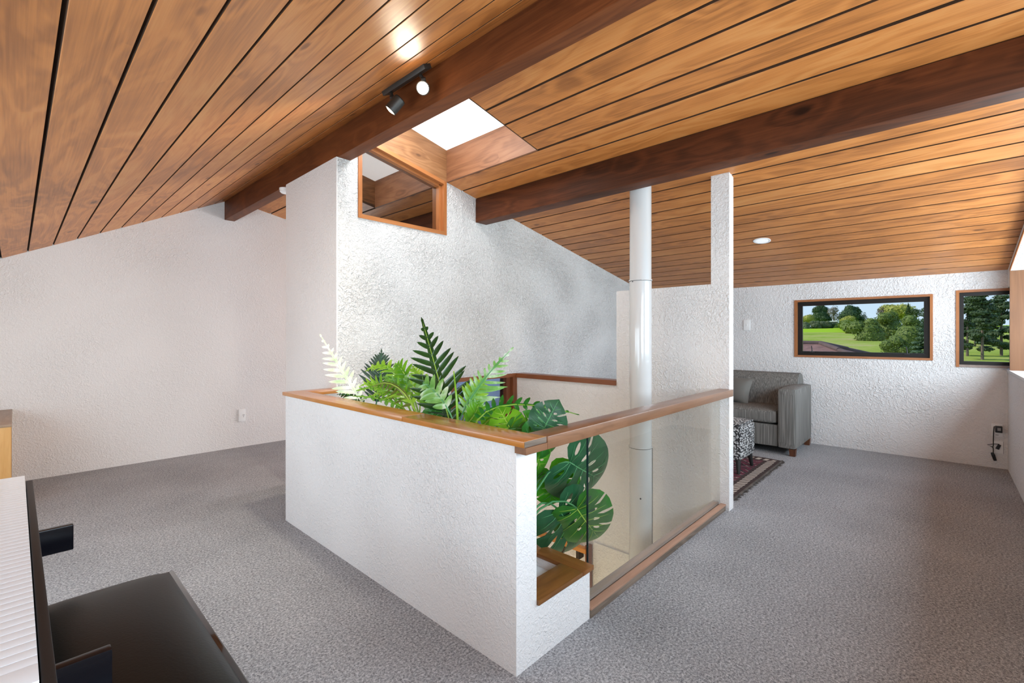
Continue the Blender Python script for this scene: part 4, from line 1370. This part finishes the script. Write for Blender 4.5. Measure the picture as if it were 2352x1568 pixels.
def monstera(attach, tip, width, mat, vein, roll=0.0, pitch=0.0, seed=1, root=None, cup=0.35, droop=0.25, holes=True):
    rn = random.Random(seed)
    A, B = Vector(attach), Vector(tip)
    Lf = (B - A).length
    Yv = (B - A).normalized()
    vw = (PLV - A).normalized()
    Nv = (vw - Yv * vw.dot(Yv)).normalized()
    Xv = Yv.cross(Nv).normalized()
    Rm = Matrix.Rotation(roll, 3, Yv)
    Nv, Xv = Rm @ Nv, Rm @ Xv
    Rp = Matrix.Rotation(pitch, 3, Xv)
    Nv, Yv = Rp @ Nv, Rp @ Yv
    # heart outline in unit leaf space: attach (0,0), tip (0,1)
    half = [(0.0, 0.0), (.06, -.10), (.17, -.21), (.30, -.24), (.43, -.18), (.53, -.05), (.585, .10), (.60, .25), (.575, .42), (.51, .58), (.40, .73), (.26, .86), (.12, .95), (0.0, 1.03)]
    cuts = {6: (.30, .10), 8: (.26, .30), 10: (.17, .52)}
    out_r = []
    for i, (x, y) in enumerate(half):
        out_r.append((x, y))
        if i in cuts and rn.random() < .72:
            cx, cy = cuts[i]
            nx, ny = half[i + 1]
            out_r[-1] = (x * .985, y)
            out_r += [(cx + .02 + .25 * (x - cx), cy + .02 + .25 * (y - cy)), (cx, cy + .03), (cx + .03 + .25 * (nx - cx), cy + .035 + .25 * (ny - cy)), (x + (nx - x) * .28, y + (ny - y) * .28)]
    out_l = []
    for i, (x, y) in enumerate(half):
        out_l.append((-x, y))
        if i in cuts and rn.random() < .72:
            cx, cy = cuts[i]
            nx, ny = half[i + 1]
            out_l[-1] = (-x * .985, y)
            out_l += [(-(cx + .02 + .25 * (x - cx)), cy + .02 + .25 * (y - cy)), (-cx, cy + .03), (-(cx + .03 + .25 * (nx - cx)), cy + .035 + .25 * (ny - cy)), (-(x + (nx - x) * .28), y + (ny - y) * .28)]
    outline = out_r + out_l[::-1][1:-1]
    hl = []
    if holes:
        for sg in (1, -1):
            for cx, cy, a, ln in ((.24, -.05, -.30, .15), (.21, .19, .30, .15), (.17, .40, .50, .12), (.10, .60, .70, .08)):
                if rn.random() < .85:
                    ds = Vector((math.cos(a), math.sin(a)))
                    pn = Vector((-ds.y, ds.x))
                    h_ = []
                    for k in range(8):
                        th = 2 * math.pi * k / 8
                        q = Vector((cx, cy)) + ds * ln * math.cos(th) * .75 + pn * .032 * math.sin(th)
                        h_.append((sg * q.x, q.y))
                    hl.append(h_)
    loops = [outline] + hl
    flat = [q for l in loops for q in l]
    tris = tessellate_polygon([[Vector((q[0], q[1], 0)) for q in l] for l in loops])
    bm = bmesh.new()
    bv = [bm.verts.new((q[0], q[1], 0)) for q in flat]
    for t in tris:
        try:
            bm.faces.new([bv[i] for i in t])
        except ValueError:
            pass
    long_e = [e for e in bm.edges if e.calc_length() > .12]
    bmesh.ops.subdivide_edges(bm, edges=long_e, cuts=2)
    bmesh.ops.triangulate(bm, faces=bm.faces)
    long_e = [e for e in bm.edges if e.calc_length() > .12]
    bmesh.ops.subdivide_edges(bm, edges=long_e, cuts=1)
    bmesh.ops.triangulate(bm, faces=bm.faces)
    bm.verts.index_update()
    wsc = width / 1.2

    def shape(x, y, lift=0.0):
        z = .10 * abs(x) ** .8 - cup * x * x - droop * max(0, y - .2) ** 2 + .012 * math.sin(9 * y + 6 * abs(x)) + lift
        return A + Xv * x * wsc + Yv * y * Lf + Nv * z * Lf
    lf = MB().add([shape(v.co.x, v.co.y) for v in bm.verts], [[v.index for v in f.verts] for f in bm.faces])
    bm.free()
    lo = lf.build('leaf', mat, mo, smooth=True)
    ve = MB()
    ve.tube([shape(0, y, .006) for y in (0, .2, .4, .6, .8, .98)], [.0032, .0028, .0024, .0018, .0012, .0006], 6)
    for sg in (1, -1):
        for y0, x1, y1 in ((0.0, .30, -.16), (0.02, .48, .02), (.16, .50, .30), (.32, .46, .50), (.50, .34, .70), (.66, .20, .84)):
            ve.tube([shape(sg * x1 * t, y0 + (y1 - y0) * t, .005) for t in (0, .35, .7, .95)], [.0016, .0013, .0009, .0004], 5)
    ve.build('vein', vein, lo, smooth=True)
    rt = Vector(root) if root else Vector(p)
    mid = (rt + A) / 2 + Vector((0, 0, .10))
    MB().tube([rt] + [bez(rt, mid * 2 - (rt + A) / 2, A, t) for t in (.2, .4, .6, .8, .93)] + [A + Nv * .002], [.006, .0055, .005, .0048, .0045, .0042, .0038], 8).build('stem', 'stem_green', mo, smooth=True)
    return lo


monstera((1.729, 1.250, 0.625), (2.068, 1.255, 0.437), .36, 'monstera_dark', 'vein_green', .15, 0, 2)
monstera((1.677, 1.270, 0.411), (1.916, 1.275, 0.155), .34, 'monstera_dark', 'vein_green', -.1, 0, 4)
monstera((1.730, 1.210, 0.423), (1.938, 1.205, 0.190), .30, 'monstera_mid', 'vein_lime', .12, 0, 6)
monstera((1.747, 1.360, 0.540), (1.735, 1.365, 0.390), .24, 'monstera_bright', 'vein_green', -.4, 0, 8)
monstera((1.770, 1.400, 0.540), (1.946, 1.405, 0.330), .26, 'monstera_bright', 'vein_lime', .2, 0, 9)
monstera((1.62, 1.380, 0.70), (1.72, 1.385, 0.545), .22, 'monstera_bright', 'vein_lime', -.5, 0, 10)
monstera((1.500, 1.300, 0.760), (1.760, 1.290, 0.705), .20, 'monstera_mid', 'vein_green', .3, 0, 12)
monstera((1.500, 1.212, 0.818), (1.505, 1.150, 0.935), .175, 'monstera_dark', 'vein_green', -.2, 0, 14, cup=.25)
monstera((1.460, 1.359, 0.785), (1.462, 1.445, 0.895), .17, 'monstera_lime', 'vein_lime', .2, 0, 16)
monstera((1.400, 1.800, 0.775), (1.400, 1.875, 0.860), .14, 'monstera_mid', 'vein_green', .3, 0, 18)
monstera((1.54, 1.36, 0.78), (1.60, 1.30, 0.86), .15, 'monstera_bright', 'vein_lime', .3, 0, 20)

# ------------------------------------------------------------------ outside: hill, trees, neighbour's roof


def gz(x, y):
    pts = [(7, -3.2), (30, -2.6), (60, -1.25), (75, -0.9), (90, -0.1), (186, 3.5), (300, 6.4), (600, 9)]
    for (a, za), (b_, zb) in zip(pts[:-1], pts[1:]):
        if x <= b_:
            return za + (zb - za) * max(0, (x - a)) / (b_ - a) + .3 * math.sin(y * .05)
    return 9


xs = [7, 15, 30, 45, 60, 75, 90, 110, 140, 186, 240, 300, 420, 600]
ys = [-260 + 20 * k for k in range(32)]
vs = [(x, y, gz(x, y)) for x in xs for y in ys]
fs = []
for i in range(len(xs) - 1):
    for j in range(len(ys) - 1):
        k = i * len(ys) + j
        fs.append((k, k + len(ys), k + len(ys) + 1, k + 1))
gr = MB().add(vs, fs).build('ground', 'meadow', smooth=True)
tag(gr, 'bright green paddock rising on the hillside outside the windows', 'ground', kind='structure')


def crown(mb, rn, c, rx, rz, nq, qs, core=True):
    if core:
        pr = [(rx * .80 * math.sin(math.pi * (k + .5) / 6), -rz * .80 * math.cos(math.pi * (k + .5) / 6)) for k in range(6)]
        mb.lathe(c, (0, 0, 1), pr, 9)
    for _ in range(nq):
        th = rn.uniform(0, 2 * math.pi)
        ph = math.acos(rn.uniform(-1, 1))
        rr = rn.uniform(.72, 1.0)
        d = Vector((math.sin(ph) * math.cos(th), math.sin(ph) * math.sin(th), math.cos(ph)))
        p_ = Vector((c[0] + d.x * rx * rr, c[1] + d.y * rx * rr, c[2] + d.z * rz * rr))
        n_ = (d + Vector((rn.uniform(-.7, .7), rn.uniform(-.7, .7), rn.uniform(-.4, .9)))).normalized()
        u_ = n_.orthogonal().normalized()
        u_ = Matrix.Rotation(rn.uniform(0, 6.28), 3, n_) @ u_
        w_ = n_.cross(u_)
        s1, s2 = qs * rn.uniform(.6, 1.3), qs * rn.uniform(.4, .9)
        mb.add([p_ - u_ * s1, p_ + w_ * s2, p_ + u_ * s1, p_ - w_ * s2], [(0, 1, 2, 3)])


def tree(name, label, x, y, z, h, w, mat, kind, seed):
    rn = random.Random(seed)
    zb = min(z, gz(x, y)) - .3
    t = thing(name, (x, y, zb), label, 'tree', 'trees outside the far windows')
    top = z + h
    mb = MB()
    H_ = top - zb
    if kind == 'round':
        k = 9
        for i in range(k):
            a = rn.uniform(0, 6.28)
            r_ = w * rn.uniform(.08, .30)
            zc_ = z + h * rn.uniform(.28, .80)
            rr = w * rn.uniform(.18, .27)
            crown(mb, rn, (x + r_ * math.cos(a), y + r_ * math.sin(a), min(zc_, top - rr * .8)), rr, rr * .85, 260, w * .030)
        crown(mb, rn, (x, y, z + h * .45), w * .40, h * .42, 500, w * .032)
        crown(mb, rn, (x, y, top - w * .2), w * .2, w * .2, 150, w * .03)
        tz = z + h * .5
    elif kind == 'bare':
        for i in range(7):
            a = rn.uniform(0, 6.28)
            r_ = w * rn.uniform(.0, .25)
            crown(mb, rn, (x + r_ * math.cos(a), y + r_ * math.sin(a), z + h * rn.uniform(.3, .8)), w * .22, h * .2, 150, w * .03, False)
        tz = z + h * .7
    elif kind == 'cone':
        for i in range(13):
            f_ = i / 12
            zz = z + h * (.05 + .93 * f_)
            r_ = w * .5 * (1 - f_) ** .8 + .05
            for q in range(6):
                a = rn.uniform(0, 6.28)
                crown(mb, rn, (x + r_ * .6 * math.cos(a), y + r_ * .6 * math.sin(a), zz - r_ * .12), r_ * .5, h * .035, 60, w * .04)
        tz = top - .2
    else:   # open pine with layered pads on a visible trunk
        for i in range(16):
            f_ = .30 + .70 * (i / 15)
            zz = z + h * f_
            r_ = w * .62 * (1.05 - f_) + w * .10
            a = rn.uniform(0, 6.28)
            q = r_ * rn.uniform(.35, .9)
            crown(mb, rn, (x + q * math.cos(a), y + q * math.sin(a), zz), w * rn.uniform(.2, .3), h * .035, 150, w * .042)
        tz = top - h * .05
    mb.build('crown', mat, t, base=True)
    rr = max(.08, w * .035)
    MB().tube([(x, y, zb), (x + rr * .5, y, (zb + tz) / 2), (x, y, tz)], [rr * 1.3, rr, rr * .4], 8).build('trunk', 'bark', t)
    return t


TREES = [
    ('pine_far', 95, 15.45, 2.87, 4.14, 3.77, 'tree_dark', 'round', 'dark pine at the top left of the hill beyond the paddock'),
    ('grey', 88, 12.57, 2.86, 3.30, 2.75, 'tree_grey', 'bare', 'bare grey tree on the skyline between two dark pines'),
    ('darkgreen', 92, 10.99, 2.90, 3.52, 4.22, 'tree_dark', 'round', 'broad dark tree on the skyline left of the open sky'),
    ('dg2', 95, 9.54, 3.15, 2.08, 1.57, 'tree_pine', 'bare', 'small thin tree on the skyline at the gap of open sky'),
    ('dg3', 94, 10.07, 2.92, 1.85, 2.42, 'tree_dark', 'round', 'low dark tree on the skyline just left of the small thin one'),
    ('willow', 80, 9.75, 2.44, 1.72, 2.45, 'tree_yellow', 'round', 'bright yellow willow at the top of the hedge line'),
    ('olive1', 64, 11.93, 1.83, 1.14, 1.35, 'tree_olive', 'round', 'grey olive bush at the left edge of the wide window'),
    ('olive2', 65, 11.14, 1.94, 1.14, 1.35, 'tree_olive', 'round', 'second grey olive bush from the left along the mown lawn'),
    ('olive3', 66, 10.38, 1.99, 1.09, 1.46, 'tree_olive', 'round', 'third and roundest grey olive bush along the mown lawn'),
    ('olive4', 67, 9.88, 2.00, 0.89, 1.05, 'tree_dark', 'round', 'dark low bush at the right end of the olive row'),
    ('yg0', 75, 13.73, 2.54, 1.69, 2.42, 'tree_yellow', 'round', 'yellow green tree behind the leftmost olive bush'),
    ('bush', 70, 9.78, 2.08, 0.82, 0.98, 'tree_green', 'round', 'small green bush in front of the distant shed'),
    ('grey3', 82, 9.28, 2.21, 1.31, 1.87, 'tree_grey', 'bare', 'small brownish bare tree right of the yellow willow'),
    ('bigA', 34, 3.07, 0.20, 2.15, 2.13, 'tree_green', 'round', 'large dark green leafy tree in the middle of the wide window'),
    ('bigB', 36, 2.31, 0.35, 2.43, 2.20, 'tree_green', 'round', 'tallest leafy green tree right of the window middle'),
    ('bigC', 26, 1.02, 0.20, 1.98, 1.66, 'tree_green', 'round', 'sunlit yellow green tree towards the right of the wide window'),
    ('bigD', 24, 1.41, 0.20, 1.10, 1.15, 'tree_green', 'round', 'low sunlit shrub tree at the window sill below the tall trees'),
    ('conifer', 20, 0.41, 0.10, 1.80, 1.05, 'tree_conifer', 'cone', 'blue green conifer with drooping branches at the right edge of the wide window'),
    ('ridge_yellow', 100, 5.47, 3.89, 2.68, 5.79, 'tree_yellow', 'round', 'broad yellow tree on the ridge above the large green trees'),
    ('ridge2', 100, 6.99, 3.93, 2.27, 3.67, 'tree_grey', 'bare', 'bare brown tree on the ridge left of the broad yellow one'),
    ('cyp', 92, 3.81, 3.65, 2.57, 1.18, 'tree_dark', 'cone', 'narrow dark cypress on the ridge'),
    ('ridge3', 92, 2.92, 3.63, 1.83, 2.61, 'tree_pine', 'bare', 'sparse pine on the ridge right of the cypress'),
    ('ridge4', 90, 1.62, 3.54, 2.08, 3.15, 'tree_pine', 'bare', 'sparse pine on the ridge at the right edge of the wide window'),
    ('pineA', 24, -0.67, 0.0, 2.6, 0.97, 'tree_pine', 'open', 'leftmost tall pine in the narrow corner window'),
    ('pineB', 22, -0.97, 0.0, 2.57, 1.00, 'tree_pine', 'open', 'tallest pine in the middle of the narrow corner window'),
    ('pineC', 25, -1.60, 0.0, 2.66, 1.07, 'tree_pine', 'open', 'rightmost tall pine in the narrow corner window'),
    ('pineD', 30, -1.09, -0.19, 2.83, 1.05, 'tree_conifer', 'open', 'paler pine standing behind the left pine of the corner window'),
    ('pineE', 32, -1.79, -0.26, 2.97, 1.30, 'tree_conifer', 'open', 'paler pine standing behind the right pine of the corner window'),
]
NAMES = {'round': 'broadleaf_tree', 'bare': 'bare_tree', 'cone': 'conifer_tree', 'open': 'pine_tree'}
for i, (_, x, y, z, h, w, mt, kd, lb) in enumerate(TREES):
    q = 3.0
    tree(NAMES[kd], lb, x * q, y * q, 1.2 + (z - 1.2) * q, h * q, w * q, mt, kd, 100 + i)

hg = thing('hedge', (160, 20, 2), 'dark green hedge running down the right side of the paddock', 'hedge')
hm = MB()
rn = random.Random(9)
for k in range(22):
    f_ = k / 21
    x = 195 - 57 * f_
    y = 25.0 - 9.0 * f_
    crown(hm, rn, (x, y, gz(x, y) + 1.2), 1.7, 1.6, 120, .4)
hm.build('foliage', 'tree_green', hg)

sh = thing('garden_shed', (215, 31.0, gz(215, 31)), 'small dark shed with pale roof edge among the far bushes', 'shed')
z_ = gz(215, 31)
MB().box(213, 217, 29.6, 32.2, z_, z_ + 2.2).build('wall', 'house_roof', sh)
MB().prism([(29.3, z_ + 2.2), (32.5, z_ + 2.2), (32.5, z_ + 2.5), (29.3, z_ + 2.7)], 212.6, 217.4, 'X').build('roof', 'house_wall', sh)

# neighbour's tiled hip roof just below the window
nr = thing('neighbour_roof', (12.0, 2.6, -3.2), 'brown tiled hip roof of the neighbouring house at the window sill', 'roof')
ap = (11.8, 1.93, 1.05)
ap2 = (11.8, 5.5, 1.00)
e0, e1, e2 = (8.6, -1.0, 0.02), (8.6, 6.0, 0.02), (15.0, -1.2, 0.02)
MB().add([ap, ap2, e1, e0, (ap[0], ap[1], ap[2] - .08), (ap2[0], ap2[1], ap2[2] - .08), (e1[0], e1[1], e1[2] - .08), (e0[0], e0[1], e0[2] - .08)],
         [(0, 1, 2, 3), (4, 7, 6, 5), (0, 3, 7, 4), (1, 5, 6, 2), (2, 6, 7, 3), (0, 4, 5, 1)]).build('tile_slope', 'roof_tile', nr)
MB().add([ap, e0, e2, (ap[0], ap[1], ap[2] - .08), (e0[0], e0[1], e0[2] - .08), (e2[0], e2[1], e2[2] - .08)], [(0, 1, 2), (3, 5, 4), (0, 3, 4, 1), (1, 4, 5, 2), (2, 5, 3, 0)]).build('tile_slope', 'roof_tile', nr)
rm = MB()
for a, b_ in ((ap, ap2), (ap, e0), (ap, e2)):
    a, b_ = Vector(a), Vector(b_)
    for k in range(8):
        rm.tube([a.lerp(b_, k / 8) + Vector((0, 0, .0)), a.lerp(b_, (k + 1) / 8 + .01) + Vector((0, 0, .012))], .055, 10)
rm.build('ridge_cap', 'roof_ridge', nr, smooth='auto')
MB().box(9.0, 14.6, -0.8, 5.8, -3.3, 0.0).build('house_wall', 'house_wall', nr)
